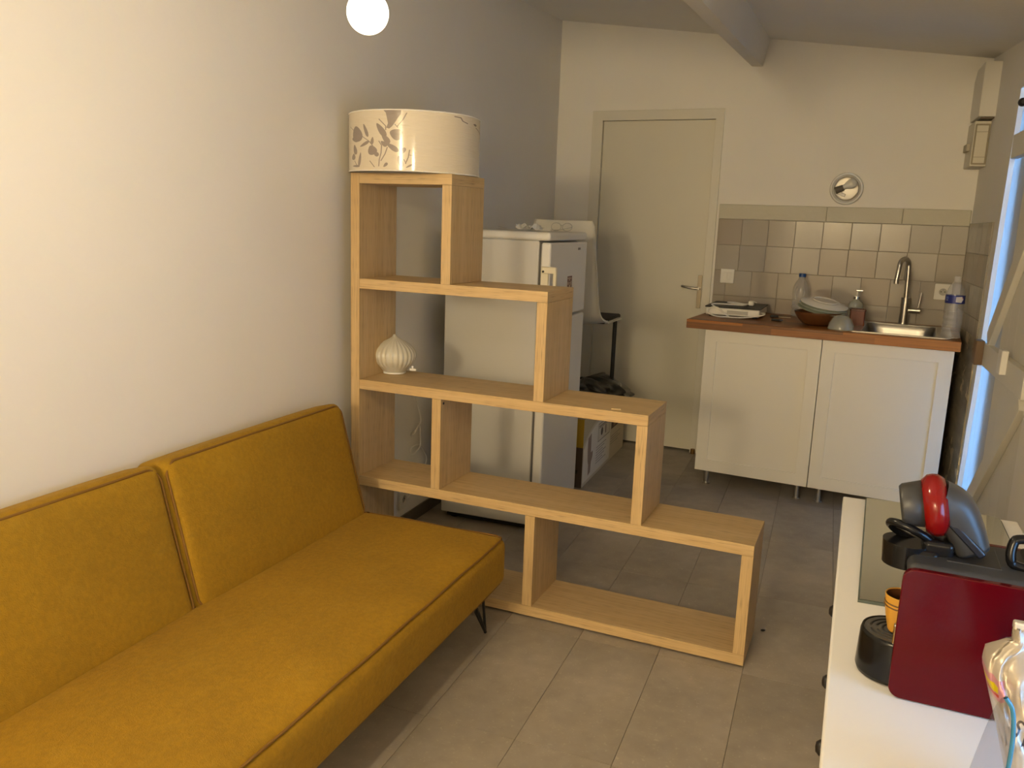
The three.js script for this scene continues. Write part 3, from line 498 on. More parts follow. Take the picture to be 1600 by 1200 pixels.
// ------------------------------------------------------------------ kitchen units (frame K: almost parallel to the back wall)
const KA = -0.03;
const KO = [2.396, 0.7097];                       // right front corner of the units in the back-wall frame
const toB = (x, z) => { const dx = x - KO[0], dz = z - KO[1], c = Math.cos(KA), s = Math.sin(KA); return [KO[0] + dx * c + dz * s, KO[1] + dz * c - dx * s]; };
const thingK = (name, label, cat, x, y, z, turn = 0, group) => { const [a, b] = toB(x, z); return thing(name, label, cat, fromB(a, y, b), BA + KA + turn, group); };
const WTOP = 0.935;
{
  const cabW = 0.603, yb = 0.092, yt = 0.886, zf = 0.7097, dp = 0.56;
  const labels = ['white shaker base cabinet beside the door, left of the two', 'white shaker base cabinet under the sink, right of the two'];
  for (let k = 0; k < 2; k++) {
    const t = thingK('base_cabinet', labels[k], 'cabinet', 1.199 + k * 0.606 - 0.003, 0, zf, 0, 'kitchen base cabinets');
    part('carcass', merge(bx(0.001, 0.019, yb, yt, -dp, -0.022), bx(cabW - 0.019, cabW - 0.001, yb, yt, -dp, -0.022), bx(0.019, cabW - 0.019, yb, yb + 0.018, -dp, -0.022), bx(0.019, cabW - 0.019, yb + 0.018, yt, -dp, -dp + 0.012), bx(0.019, cabW - 0.019, yt - 0.06, yt, -0.040, -0.022)), m.white, t);
    const s = new THREE.Shape(); s.moveTo(0.0015, yb); s.lineTo(cabW - 0.0015, yb); s.lineTo(cabW - 0.0015, yt - 0.002); s.lineTo(0.0015, yt - 0.002); s.closePath();
    const h = new THREE.Path(), f = 0.063; h.moveTo(f, yb + f); h.lineTo(cabW - f, yb + f); h.lineTo(cabW - f, yt - f); h.lineTo(f, yt - f); h.closePath(); s.holes.push(h);
    const g = extrude(s, 0.018, 0.0012); g.translate(0, 0, -0.0195); const dm = M({ color: lin(0.76, 0.73, 0.66), roughness: 0.32 });
    const door = part('door', g, dm, t); part('door_panel', rb(f - 0.004, cabW - f + 0.004, yb + f - 0.004, yt - f + 0.004, -0.018, -0.009, 0.0006, 1), dm, door);
    for (const [lx, lz] of [[0.055, -0.07], [cabW - 0.055, -0.07], [0.055, -0.5], [cabW - 0.055, -0.5]]) part('leg', merge(cyl(0.014, 0.014, yb, 18, [lx, yb / 2, lz]), cyl(0.021, 0.021, 0.008, 18, [lx, 0.004, lz]), cyl(0.022, 0.022, 0.01, 18, [lx, yb - 0.005, lz])), m.steel, t);
  }
  // worktop with the sink cut out
  const t = thingK('worktop', 'oiled butcher block worktop with a sink cutout over the white cabinets', 'worktop', 0, 0, 0);
  const X0 = 1.098, X1 = 2.424, Z0 = 0.012, Z1 = 0.735, sx0 = 1.965, sx1 = 2.325, sz0 = 0.15, sz1 = 0.665;
  const s = new THREE.Shape(); s.moveTo(X0, -Z1); s.lineTo(X1, -Z1); s.lineTo(X1, -Z0); s.lineTo(X0, -Z0); s.closePath();
  const h = roundedShape(sx1 - sx0, sz1 - sz0, 0.05, sx0, -sz1, THREE.Path); s.holes.push(h);
  const g = extrude(s, 0.043, 0.003); g.rotateX(-Math.PI / 2); g.translate(0, WTOP - 0.046, 0);
  part('slab', boxUV(g, 'x'), m.worktop, t);
  // steel sink
  const k = thingK('kitchen_sink', 'small stainless steel sink let into the wooden worktop', 'sink', 0, 0, 0);
  const rim = roundedShape(0.375 + 0.10, 0.575, 0.03, sx0 - 0.055, -(sz1 + 0.012)); rim.holes.push(roundedShape(sx1 - sx0 - 0.012, sz1 - sz0 - 0.012, 0.045, sx0 + 0.006, -sz1 + 0.006, THREE.Path));
  const rg = extrude(rim, 0.0025, 0.001); rg.rotateX(-Math.PI / 2); rg.translate(0, WTOP + 0.001, 0); part('sink_rim', rg, m.steel, k);
  const N = 40, pos = [], idx = [], lv = [[0, 0.002, 0.045], [-0.004, 0.0, 0.045], [-0.012, -0.03, 0.05], [-0.016, -0.13, 0.055], [-0.03, -0.145, 0.06], [-0.15, -0.15, 0.02]];
  lv.forEach(([ins, y, r]) => { const P = roundedShape(sx1 - sx0 - 0.012 + 2 * ins, sz1 - sz0 - 0.012 + 2 * ins, r, sx0 + 0.006 - ins, -sz1 + 0.006 - ins).getSpacedPoints(N); for (let i = 0; i < N; i++) pos.push(P[i].x, WTOP + y, -P[i].y); });
  for (let l = 0; l < lv.length - 1; l++) for (let i = 0; i < N; i++) { const a = l * N + i, b = l * N + (i + 1) % N; idx.push(a, b, a + N, b, b + N, a + N); }
  const last = (lv.length - 1) * N; pos.push((sx0 + sx1) / 2, WTOP - 0.151, (sz0 + sz1) / 2); for (let i = 0; i < N; i++) idx.push(last + i, last + (i + 1) % N, pos.length / 3 - 1);
  const bg = new THREE.BufferGeometry(); bg.setAttribute('position', new THREE.Float32BufferAttribute(pos, 3)); bg.setIndex(idx); bg.computeVertexNormals();
  part('basin', bg, M({ color: lin(0.34, 0.325, 0.30), metalness: 1, roughness: 0.34, side: THREE.DoubleSide }), k);
  part('drain', cyl(0.03, 0.03, 0.004, 24, [(sx0 + sx1) / 2, WTOP - 0.147, (sz0 + sz1) / 2]), m.chrome, k);
  // tap
  const f = thingK('kitchen_tap', 'brushed steel swan neck tap behind the sink with side lever', 'tap', 2.150, WTOP + 0.004, 0.085);
  part('tap_body', merge(cyl(0.0235, 0.0235, 0.145, 28, [0, 0.0725, 0]), cyl(0.026, 0.027, 0.006, 28, [0, 0.003, 0])), m.steel, f);
  const arc = []; for (let i = 0; i <= 14; i++) { const a = Math.PI * i / 14; arc.push([-0.006 - 0.022 + 0.022 * Math.cos(a), 0.318 + 0.040 * Math.sin(a), 0.05 - 0.05 * Math.cos(a)]); }
  part('spout', merge(tube([[0, 0.14, 0], [-0.002, 0.20, 0], [-0.004, 0.27, 0], ...arc, [-0.052, 0.29, 0.104], [-0.056, 0.245, 0.108]], 0.0125, false, 90, 14), cyl(0.0135, 0.0135, 0.02, 16, [-0.0565, 0.235, 0.108])), m.steel, f);
  const lv2 = part('tap_lever', cyl(0.016, 0.016, 0.06, 20, [0.048, 0.078, 0.004], [0, 0, Math.PI / 2]), m.steel, f); part('lever_pin', cyl(0.0042, 0.005, 0.095, 12, [0.070, 0.130, 0.004], [0, 0, -0.1]), m.steel, lv2);
}
// things on the worktop
{
  // induction hob with its white flex
  const t = thingK('induction_hob', 'portable white induction hob with dark glass top on the worktop end', 'hob', 1.137, WTOP, 0.50, 0.06);
  const w = 0.298, d = 0.36;
  part('housing', rb(0, w, 0.010, 0.052, -d, 0, 0.008, 3), m.white, t);
  part('glass_top', rb(-0.004, w + 0.004, 0.052, 0.059, -d - 0.004, 0.004, 0.002), MP({ color: lin(0.018, 0.018, 0.022), roughness: 0.4, specularIntensity: 0.35 }), t);
  part('control_panel', rb(0.12, 0.235, 0.020, 0.040, 0, 0.0022, 0.0008, 1), M({ color: lin(0.42, 0.40, 0.36), roughness: 0.4 }), t);
  for (const [a, b] of [[0.03, -0.04], [w - 0.03, -0.04], [0.03, -d + 0.04], [w - 0.03, -d + 0.04]]) part('foot', cyl(0.014, 0.014, 0.011, 14, [a, 0.0055, b]), m.black, t);
  part('flex', tube([[0.292, 0.032, -0.05], [0.322, 0.035, -0.02], [0.318, 0.028, 0.012], [0.26, 0.014, 0.018], [0.20, 0.006, 0.024], [0.13, 0.005, 0.026], [0.06, 0.006, 0.022], [0.018, 0.022, 0.014], [0.03, 0.05, 0.012], [0.07, 0.052, 0.012], [0.11, 0.02, 0.014], [0.135, 0.006, 0.014], [0.10, 0.03, 0.014], [0.05, 0.058, 0.008], [0.03, 0.068, -0.02], [0.06, 0.069, -0.05], [0.13, 0.066, -0.09], [0.19, 0.066, -0.10], [0.205, 0.066, -0.17], [0.17, 0.066, -0.20], [0.12, 0.067, -0.24], [0.09, 0.068, -0.20], [0.12, 0.07, -0.14], [0.18, 0.07, -0.12], [0.225, 0.072, -0.15]], 0.0042, false, 260, 8), m.white, t);
  part('plug', merge(rb(0.215, 0.245, 0.062, 0.090, -0.175, -0.135, 0.008, 3), cyl(0.0025, 0.0025, 0.02, 8, [0.252, 0.084, -0.150], [0, 0, 1.2])), m.white, t);
  // small kitchen knife and a black cap
  const kn = thingK('kitchen_knife', 'small knife with black handle and pale blade on the worktop', 'knife', 1.460, WTOP + 0.001, 0.28, 0.12);
  part('handle', rb(0, 0.045, 0, 0.012, -0.008, 0.008, 0.005, 3), m.black, kn); part('blade', rb(0.045, 0.112, 0.003, 0.005, -0.007, 0.006, 0.0008, 1), m.cream, kn);
  const mk = thingK('marker_pen', 'short black pen lying in front of the small knife', 'pen', 1.500, WTOP + 0.0065, 0.475, 0.05);
  part('barrel', cyl(0.0065, 0.0065, 0.042, 16, [0.021, 0, 0], [0, 0, Math.PI / 2]), m.black, mk); part('pen_cap', cyl(0.006, 0.0055, 0.018, 16, [0.051, 0, 0], [0, 0, Math.PI / 2]), M({ color: lin(0.02, 0.02, 0.05), roughness: 0.4 }), mk);
  // water bottles
  const bottle = (name, label, x, z, prof, capR, capH, capMat, labelBand) => {
    const b = thingK(name, label, 'bottle', x, WTOP + 0.001, z);
    const cv = new THREE.SplineCurve(prof.map(([a, c]) => new THREE.Vector2(a, c))).getPoints(90); cv[0].x = 0.0001;
    part('bottle_body', new THREE.LatheGeometry(cv, 40), m.clearPlastic, b);
    const topY = prof[prof.length - 1][1], topR = prof[prof.length - 1][0];
    if (capMat) part('bottle_cap', merge(cyl(capR, capR, capH, 28, [0, topY + capH / 2 - 0.004, 0])), capMat, b);
    if (labelBand) { const [y0, y1, r, mt] = labelBand; part('bottle_label', new THREE.CylinderGeometry(r, r, y1 - y0, 40, 1, true, -Math.PI, Math.PI * 2).translate(0, (y0 + y1) / 2, 0), mt, b); }
    return b;
  };
  const bb = bottle('water_bottle', 'clear plastic bottle with blue cap standing behind the plates', 1.592, 0.11, [[0.03, 0.001], [0.043, 0.004], [0.046, 0.02], [0.043, 0.04], [0.046, 0.055], [0.043, 0.07], [0.046, 0.085], [0.043, 0.098], [0.046, 0.115], [0.0455, 0.15], [0.042, 0.175], [0.034, 0.197], [0.022, 0.214], [0.018, 0.222], [0.018, 0.234]], 0.0195, 0.020, M({ color: lin(0.01, 0.055, 0.22), roughness: 0.35 }));
  for (const q of [-1, 1]) part('moulded_grip', tube([[q * 0.018, 0.10, 0.043], [q * 0.026, 0.14, 0.040], [q * 0.014, 0.175, 0.040]], 0.003, false, 20, 6), m.clearPlastic, bb);
  const lab = canvasTex(1024, 160, (c, w, h) => { c.fillStyle = '#25307c'; c.fillRect(0, 0, w, h); c.fillStyle = '#d8cfc4'; for (let k = 0; k < 2; k++) { const o = k * 512; c.beginPath(); c.moveTo(o + 10, 30); c.lineTo(o + 110, 20); c.lineTo(o + 150, 70); c.lineTo(o + 110, 140); c.lineTo(o + 10, 130); c.fill(); } c.fillStyle = '#b7384a'; c.fillRect(120, 40, 22, 16); c.fillRect(632, 40, 22, 16); c.fillStyle = '#5b6fae'; c.fillRect(330, 30, 60, 50); c.fillRect(842, 30, 60, 50); c.fillStyle = '#c9c9d6'; c.fillRect(340, 95, 44, 10); c.fillRect(852, 95, 44, 10); });
  bottle('water_bottle', 'tall empty clear water bottle with blue paper label beside the sink', 2.378, 0.60, [[0.028, 0.001], [0.042, 0.003], [0.0435, 0.02], [0.0405, 0.034], [0.0435, 0.046], [0.0405, 0.060], [0.0435, 0.073], [0.0405, 0.087], [0.0435, 0.10], [0.0405, 0.114], [0.0435, 0.128], [0.0430, 0.15], [0.0430, 0.19], [0.0435, 0.205], [0.041, 0.225], [0.031, 0.252], [0.018, 0.272], [0.0145, 0.282], [0.0145, 0.302]], 0, 0, null, [0.172, 0.212, 0.0441, M({ map: lab, roughness: 0.4 })]);
  // wooden bowl with plates tipped into it
  const bowl = thingK('wooden_bowl', 'round brown wooden bowl holding tilted plates on the worktop', 'bowl', 1.742, WTOP + 0.001, 0.50);
  part('bowl_body', lathe([[0, 0.002], [0.055, 0.0], [0.075, 0.006], [0.100, 0.030], [0.118, 0.058], [0.124, 0.072], [0.119, 0.072], [0.110, 0.055], [0.092, 0.030], [0.065, 0.012], [0, 0.010]], 56), MP({ color: lin(0.13, 0.052, 0.018), roughness: 0.35, clearcoat: 0.3 }), bowl);
  const plateG = lathe([[0, 0.004], [0.075, 0.004], [0.082, 0.008], [0.122, 0.020], [0.124, 0.022], [0.120, 0.0235], [0.08, 0.012], [0.072, 0.008], [0, 0.008]], 64);
  const plates = [['pale green plate tipped over the wooden bowl, lowest of the stack', 0.060, [0.36, 0.40, 0.31]], ['grey green plate lying second from bottom in the tilted stack', 0.074, [0.42, 0.46, 0.38]], ['white plate turned over on top of the tilted plate stack', 0.088, [0.74, 0.72, 0.66]]];
  plates.forEach(([lb, y, c], k) => {
    const p = thingK('dinner_plate', lb, 'plate', 1.755 + 0.006 * k, WTOP + y + 0.027, 0.49, 0, 'stacked plates in the wooden bowl'); p.rotation.order = 'YXZ'; p.rotation.x = 0.14; p.rotation.z = -0.16;
    const pm = MP({ color: lin(...c), roughness: 0.2, clearcoat: 0.8, clearcoatRoughness: 0.06 }); const g = plateG.clone(); g.rotateX(Math.PI); g.translate(0, 0.022, 0); part('plate_body', g, pm, p);
    part('foot_ring', new THREE.TorusGeometry(0.062, 0.0025, 8, 48).rotateX(Math.PI / 2).translate(0, 0.019, 0), pm, p);
  });
  const gb = thingK('glass_bowl', 'small clear glass bowl turned upside down next to wooden bowl', 'bowl', 1.874, WTOP + 0.001, 0.632);
  part('bowl_body', lathe([[0.062, 0], [0.064, 0.003], [0.060, 0.030], [0.047, 0.056], [0.028, 0.071], [0, 0.075]], 48), m.frostGlass, gb); part('bowl_rim', new THREE.TorusGeometry(0.063, 0.0025, 8, 48).rotateX(Math.PI / 2).translate(0, 0.003, 0), m.frostGlass, gb);
  const sp = thingK('soap_dispenser', 'glass soap dispenser bottle behind the upside down bowl', 'dispenser', 1.905, WTOP + 0.003, 0.22);
  part('bottle_body', lathe([[0, 0.002], [0.036, 0.002], [0.039, 0.008], [0.039, 0.095], [0.034, 0.112], [0.018, 0.122], [0.016, 0.132]], 36), m.frostGlass, sp);
  part('pump', merge(cyl(0.018, 0.018, 0.014, 24, [0, 0.137, 0]), cyl(0.004, 0.004, 0.035, 10, [0, 0.16, 0]), rb(-0.008, 0.032, 0.172, 0.182, -0.007, 0.007, 0.004)), m.chrome, sp);
  const tub = thingK('terracotta_tub', 'reddish brown square tub standing at the sink corner', 'tub', 1.928, WTOP + 0.004, 0.36, 0.1);
  { const s = roundedShape(0.074, 0.074, 0.008, -0.037, -0.037); s.holes.push(roundedShape(0.064, 0.064, 0.006, -0.032, -0.032, THREE.Path)); const g = extrude(s, 0.082, 0.001); g.rotateX(-Math.PI / 2); g.translate(0, 0.001, 0);
    const mt = M({ color: lin(0.17, 0.042, 0.016), roughness: 0.45 }); part('tub_wall', merge(g, rb(-0.035, 0.035, 0, 0.006, -0.035, 0.035, 0.002)), mt, tub); part('tub_rim', (() => { const q = roundedShape(0.080, 0.080, 0.009, -0.040, -0.040); q.holes.push(roundedShape(0.064, 0.064, 0.006, -0.032, -0.032, THREE.Path)); const e = extrude(q, 0.008, 0.001); e.rotateX(-Math.PI / 2); e.translate(0, 0.078, 0); return e; })(), M({ color: lin(0.11, 0.028, 0.012), roughness: 0.4 }), tub); }
}
// ------------------------------------------------------------------ fittings on the walls
{
  const sw = thingB('light_switch', 'white double rocker light switch on the tiles by the door', 'switch', 1.167, 1.142, 0.0105);
  part('switch_plate', rb(-0.041, 0.041, -0.043, 0.043, 0, 0.009, 0.003), m.white, sw);
  for (const s of [-1, 1]) part('rocker', rb(s * 0.0125 - 0.0115, s * 0.0125 + 0.0115, -0.024, 0.024, 0.006, 0.0125, 0.002), m.white, sw, [0, 0, 0], [0.03, 0, 0]);
  const socket = (o) => {
    const s = roundedShape(0.084, 0.084, 0.005, -0.042, -0.042); const c = new THREE.Path(); c.absarc(0, 0, 0.0205, 0, Math.PI * 2, true); s.holes.push(c);
    part('socket_plate', extrude(s, 0.009, 0.0012).translate(0, 0, 0.001), m.white, o);
    part('socket_well', merge(cyl(0.0205, 0.0205, 0.003, 32, [0, 0, 0.0025], [Math.PI / 2, 0, 0])), M({ color: lin(0.45, 0.43, 0.38), roughness: 0.5 }), o);
    for (const a of [-1, 1]) part('contact_hole', cyl(0.003, 0.003, 0.002, 12, [a * 0.0095, 0, 0.0048], [Math.PI / 2, 0, 0]), m.black, o);
    part('earth_pin', cyl(0.0024, 0.0024, 0.008, 10, [0, 0.011, 0.007], [Math.PI / 2, 0, 0]), m.chrome, o);
  };
  socket(thingB('wall_socket', 'white power socket on the splashback tiles behind the tall bottle', 'socket', 2.350, 1.125, 0.0105));
  const s2 = thing('wall_socket', 'white power socket low on the left wall under the bookcase', 'socket', [0.001, 0.142, 2.075], Math.PI / 2); socket(s2);
  // round wall light without its cover
  const l = thingB('wall_light', 'round white wall light without cover above the splashback', 'wall light', 1.792, 1.673, 0.001);
  const disc = lathe([[0, 0], [0.088, 0], [0.090, 0.006], [0.088, 0.022], [0.080, 0.026], [0.074, 0.018], [0.071, 0.008], [0, 0.006]], 64); disc.rotateX(Math.PI / 2); part('base_dish', disc, m.enamel, l);
  part('reflector', lathe([[0, 0.008], [0.060, 0.008], [0.069, 0.016], [0.066, 0.017], [0.058, 0.011], [0, 0.0105]], 48).rotateX(Math.PI / 2), M({ color: lin(0.42, 0.40, 0.36), metalness: 0.6, roughness: 0.38 }), l);
  part('lamp_holder', merge(cyl(0.017, 0.020, 0.045, 24, [0, 0, 0], [0, 0, 0])).rotateZ(-1.15).translate(-0.036, -0.004, 0.034), M({ color: lin(0.12, 0.11, 0.09), roughness: 0.5 }), l);
  const bg = lathe([[0, 0], [0.013, 0.001], [0.014, 0.018], [0.022, 0.034], [0.028, 0.052], [0.025, 0.068], [0.014, 0.078], [0, 0.081]], 32); bg.rotateZ(-1.12); part('bulb', bg, MP({ color: lin(0.70, 0.69, 0.65), roughness: 0.35 }), l, [-0.022, 0.004, 0.036]);
  part('terminal_block', rb(-0.03, 0.012, -0.046, -0.028, 0.010, 0.026, 0.003), m.white, l, [0, 0, 0], [0, 0, -0.4]);
  // white service boxes in the top right corner
  const e1 = thing('cable_cover', 'upper white plastic cable cover with a torn back edge near ceiling', 'cover', [W, 2.15, 0.30], 0);
  { const s = new THREE.Shape(); s.moveTo(0.17, -0.125); s.lineTo(-0.10, -0.125); s.lineTo(-0.155, -0.07); s.lineTo(-0.17, -0.01); s.lineTo(-0.135, 0.02); s.lineTo(-0.15, 0.07); s.lineTo(-0.07, 0.13); s.lineTo(0.17, 0.13); s.closePath();
    const g = extrude(s, 0.072, 0.003); g.applyMatrix4(new THREE.Matrix4().makeBasis(V(0, 0, 1), V(0, 1, 0), V(-1, 0, 0))); part('cover', g, M({ color: lin(0.74, 0.71, 0.64), roughness: 0.55 }), e1);
    part('gap_shade', rb(-0.082, -0.005, -0.10, 0.02, -0.185, -0.140, 0.006), M({ color: lin(0.05, 0.042, 0.034), roughness: 0.9 }), e1); part('bracket', rb(-0.06, 0.0, -0.136, -0.1285, 0.0, 0.15, 0.002), M({ color: lin(0.16, 0.13, 0.09), roughness: 0.7 }), e1); }  // dark block stands in for the shade in the gap behind the cover
  const e2 = thing('fuse_box', 'lower cream fuse box in the corner beneath the white cover', 'box', [W, 1.895, 0.26], 0);
  part('housing', rb(-0.075, 0, -0.11, 0.115, -0.13, 0.13, 0.004), M({ color: lin(0.70, 0.66, 0.56), roughness: 0.55 }), e2);
  part('front_frame', (() => { const s = roundedShape(0.066, 0.20, 0.004, -0.070, -0.100); s.holes.push(roundedShape(0.054, 0.188, 0.003, -0.064, -0.094, THREE.Path)); return extrude(s, 0.004, 0.0008).translate(0, 0, 0.130); })(), M({ color: lin(0.34, 0.29, 0.2), roughness: 0.6 }), e2);
  part('side_latch', rb(-0.092, -0.074, -0.03, 0.010, -0.05, 0.06, 0.004), M({ color: lin(0.5, 0.45, 0.34), roughness: 0.6 }), e2);
  for (const y of [-0.065, 0.06]) part('cover_seam', rb(-0.066, -0.008, y, y + 0.003, 0.129, 0.1325, 0.0005, 1), M({ color: lin(0.45, 0.41, 0.32), roughness: 0.6 }), e2);
  // curtain pole with black finial over the right-hand door
  const c = thing('curtain_pole', 'thin dark curtain pole with a round black finial over the side door', 'curtain pole', [2.400, 1.967, 1.36]);
  part('finial', new THREE.SphereGeometry(0.017, 24, 16), m.black, c);
  part('pole', cyl(0.008, 0.008, 0.9, 16, [0, 0, 0.46], [Math.PI / 2, 0, 0]), m.black, c);
  for (const z of [0.06, 0.86]) part('bracket', rb(0, 0.036, -0.008, 0.008, z - 0.006, z + 0.006, 0.002), m.black, c);
}

// ------------------------------------------------------------------ dresser and what stands on it
const DYT = 0.80, DA = 0.033;
const onD = (x, z) => [1.836 + x * Math.cos(DA) + z * Math.sin(DA), DYT, 3.251 - x * Math.sin(DA) + z * Math.cos(DA) ];
const invD = (X, Z) => { const a = X - 1.836, b = Z - 3.251, c = Math.cos(DA), s = Math.sin(DA); return [a * c - b * s, a * s + b * c]; };
{
  const A = -DA, t = thing('dresser', 'white lacquered dresser with small dark knobs along the right wall', 'dresser', [1.836, 0, 3.251], A);
  const L = 1.56, wd = 0.365;
  part('top_board', rb(-0.004, wd, 0.776, DYT, 0, L, 0.004, 3), m.whiteLacquer, t);
  part('carcass', rb(0.040, wd - 0.01, 0.08, 0.776, 0.015, L - 0.015, 0.003), m.whiteLacquer, t);
  const cols = [[0.02, 0.250], [0.253, 0.571], [0.574, 0.792], [0.795, 1.16], [1.163, 1.54]], kz = [0.225, 0.546, 0.766, 1.13, 1.19];
  cols.forEach(([z0, z1], i) => {
    const dr = part('door', rb(0.022, 0.040, 0.09, 0.768, z0, z1, 0.002), m.whiteLacquer, t);
    const kn = lathe([[0, 0.001], [0.006, 0.001], [0.006, 0.012], [0.012, 0.018], [0.0135, 0.024], [0.008, 0.030], [0, 0.031]], 20); kn.rotateZ(Math.PI / 2);
    part('knob', kn.translate(0.023, 0.60, kz[i]), M({ color: lin(0.012, 0.009, 0.008), roughness: 0.35 }), dr);
  });
  for (const [a, b] of [[0.05, 0.05], [wd - 0.05, 0.05], [0.05, L - 0.05], [wd - 0.05, L - 0.05]]) part('leg', rb(a, a + 0.03, 0, 0.082, b - 0.02, b + 0.02, 0.003), m.whiteLacquer, t);
  // mirror glass lying flat
  const g = thing('mirror_panel', 'flat sheet of mirror glass lying on the dresser behind the coffee machine', 'mirror', [1.836, DYT + 0.0005, 3.251], A);
  const s = new THREE.Shape(); s.moveTo(0.046, -0.004); s.lineTo(0.300, -0.004); s.quadraticCurveTo(0.326, -0.004, 0.328, -0.03); s.lineTo(0.328, -0.60); s.lineTo(0.034, -0.62); s.closePath();
  const mg = extrude(s, 0.004, 0.0005); mg.rotateX(-Math.PI / 2); part('glass_sheet', mg, m.glassEdge, g);
  const f = new THREE.ShapeGeometry(s, 12); f.rotateX(-Math.PI / 2); const ms = part('silvered_face', (() => { const q = extrude(s, 0.0006); q.rotateX(-Math.PI / 2); q.scale(0.985, 1, 0.995); q.translate(0.003, 0.0046, 0.0); return q; })(), m.mirror, g);
}
// ------------------------------------------------------------------ coffee machine (x along its depth, spout towards -x, red side towards the camera)
{
  const t = thing('coffee_machine', 'red and black capsule coffee machine with raised lever on the dresser', 'coffee machine', [1.881, DYT, 4.170], -0.05);
  const LX = 0.30, HT = 0.188, DZ = 0.150;
  const panel = () => { const g = extrude(roundedShape(LX, HT - 0.003, 0.017, 0, 0.003), 0.008, 0.0015); return g; };
  part('side_panel', panel().translate(0, 0, -0.003), m.red, t); part('side_panel', extrude(roundedShape(LX - 0.03, HT - 0.003, 0.017, 0.03, 0.003), 0.008, 0.0015).translate(0, 0, -DZ - 0.005), m.red, t);
  part('body', rb(0.012, LX - 0.004, 0.004, HT - 0.002, -DZ + 0.004, -0.004, 0.010, 3), m.darkGrey, t);
  part('top_cover', rb(0.004, LX - 0.006, HT - 0.02, HT + 0.005, -DZ + 0.006, -0.004, 0.012, 4), m.darkGrey, t);
  part('slot', rb(0.052, 0.118, HT + 0.0035, HT + 0.0062, -0.118, -0.040, 0.0026, 2), m.black, t);
  // outlet head
  part('outlet_head', merge(cyl(0.033, 0.031, 0.034, 40, [0.004, HT - 0.004, -0.076]), rb(0.0, 0.045, HT - 0.022, HT + 0.012, -0.106, -0.046, 0.01, 3)), m.blackGloss, t);
  part('coffee_nozzle', cyl(0.007, 0.006, 0.022, 20, [0.018, HT - 0.030, -0.055]), m.chrome, t);
  // opening loop over the head
  { const o = []; for (let i = 0; i < 24; i++) { const a = i / 24 * Math.PI * 2; o.push([0.008 + 0.030 * Math.cos(a), HT + 0.023 + 0.013 * Math.sin(a) - 0.012 * Math.cos(a), -0.076 + 0.020 * Math.sin(a)]); } part('loop_handle', tube(o, 0.0058, true, 80, 12), m.blackGloss, t);
    part('loop_hinge', merge(rb(0.022, 0.062, HT + 0.0, HT + 0.026, -0.100, -0.052, 0.008, 3)), m.blackGloss, t); }
  // raised lever: grey arm, red ring, grey end cap
  const lv = new THREE.Group(); lv.name = 'lever'; lv.position.set(0.032, HT + 0.071, -0.076); lv.rotation.z = 0.20; t.add(lv);
  const ringG = lathe([[0.020, -0.016], [0.036, -0.015], [0.0425, -0.007], [0.0435, 0.0], [0.0425, 0.007], [0.036, 0.015], [0.020, 0.016]], 56); ringG.rotateZ(Math.PI / 2); part('red_ring', ringG, m.redBright, lv);
  const capG = lathe([[0, -0.026], [0.026, -0.026], [0.0295, -0.022], [0.034, 0.010], [0, 0.012]], 48); capG.rotateZ(-Math.PI / 2); part('lever_cap', capG.translate(-0.018, 0.002, 0), m.greyPlastic, lv);
  { // arm sweeping back down into the slot
    const c = new THREE.CatmullRomCurve3([V(0.004, 0.002, 0), V(0.020, -0.006, 0), V(0.032, -0.032, 0), V(0.041, -0.066, 0)]), N = 24, K = 24, pos = [], idx = [];
    for (let i = 0; i <= N; i++) { const u = i / N, p = c.getPoint(u), tn = c.getTangent(u), nn = V(-tn.y, tn.x, 0), a = 0.034 * (1 - u) + 0.022 * u, b = 0.036 * (1 - u) + 0.026 * u; for (let j = 0; j < K; j++) { const th = j / K * Math.PI * 2, ex = Math.sign(Math.cos(th)) * Math.pow(Math.abs(Math.cos(th)), 0.75) * a, ez = Math.sign(Math.sin(th)) * Math.pow(Math.abs(Math.sin(th)), 0.75) * b; pos.push(p.x + nn.x * ex, p.y + nn.y * ex, ez); } }
    for (let i = 0; i < N; i++) for (let j = 0; j < K; j++) { const a = i * K + j, b = i * K + (j + 1) % K; idx.push(a, b, a + K, b, b + K, a + K); }
    for (const i of [0, N]) { const k = pos.length / 3, p = c.getPoint(i / N); pos.push(p.x, p.y, 0); for (let j = 0; j < K; j++) idx.push(k, i * K + j, i * K + (j + 1) % K); }
    const g = new THREE.BufferGeometry(); g.setAttribute('position', new THREE.Float32BufferAttribute(pos, 3)); g.setIndex(idx); g.computeVertexNormals(); part('lever_arm', g, M({ color: lin(0.030, 0.031, 0.032), roughness: 0.42, side: THREE.DoubleSide }), lv);
    part('lever_strut', rb(-0.006, 0.006, -0.068, 0.0, -0.022, 0.030, 0.004, 2), M({ color: lin(0.010, 0.013, 0.022), roughness: 0.25 }), lv, [0.012, -0.012, 0], [0, 0, 0.62]);
  }
  // tank lid handle, partly out of frame
  { const o = [[0.135, 0.012, 0], [0.128, 0.022, 0], [0.129, 0.040, -0.004], [0.136, 0.047, -0.006], [0.17, 0.049, -0.006], [0.22, 0.048, -0.006], [0.228, 0.040, -0.004], [0.228, 0.016, 0], [0.220, 0.009, 0], [0.17, 0.008, 0]].map(([x, y, z]) => [x, HT + y - 0.002, z - 0.055]); part('tank_handle', merge(tube(o, 0.0065, true, 90, 10), rb(0.150, 0.156, HT + 0.006, HT + 0.046, -0.062, -0.054, 0.002), rb(0.168, 0.176, HT + 0.006, HT + 0.046, -0.064, -0.054, 0.002)), m.blackGloss, t);
    part('water_tank', rb(0.15, LX + 0.03, HT - 0.01, HT + 0.010, -DZ + 0.012, -0.03, 0.006, 3), m.black, t); }
  // drip tray
  const dc = [0.004, -0.068];
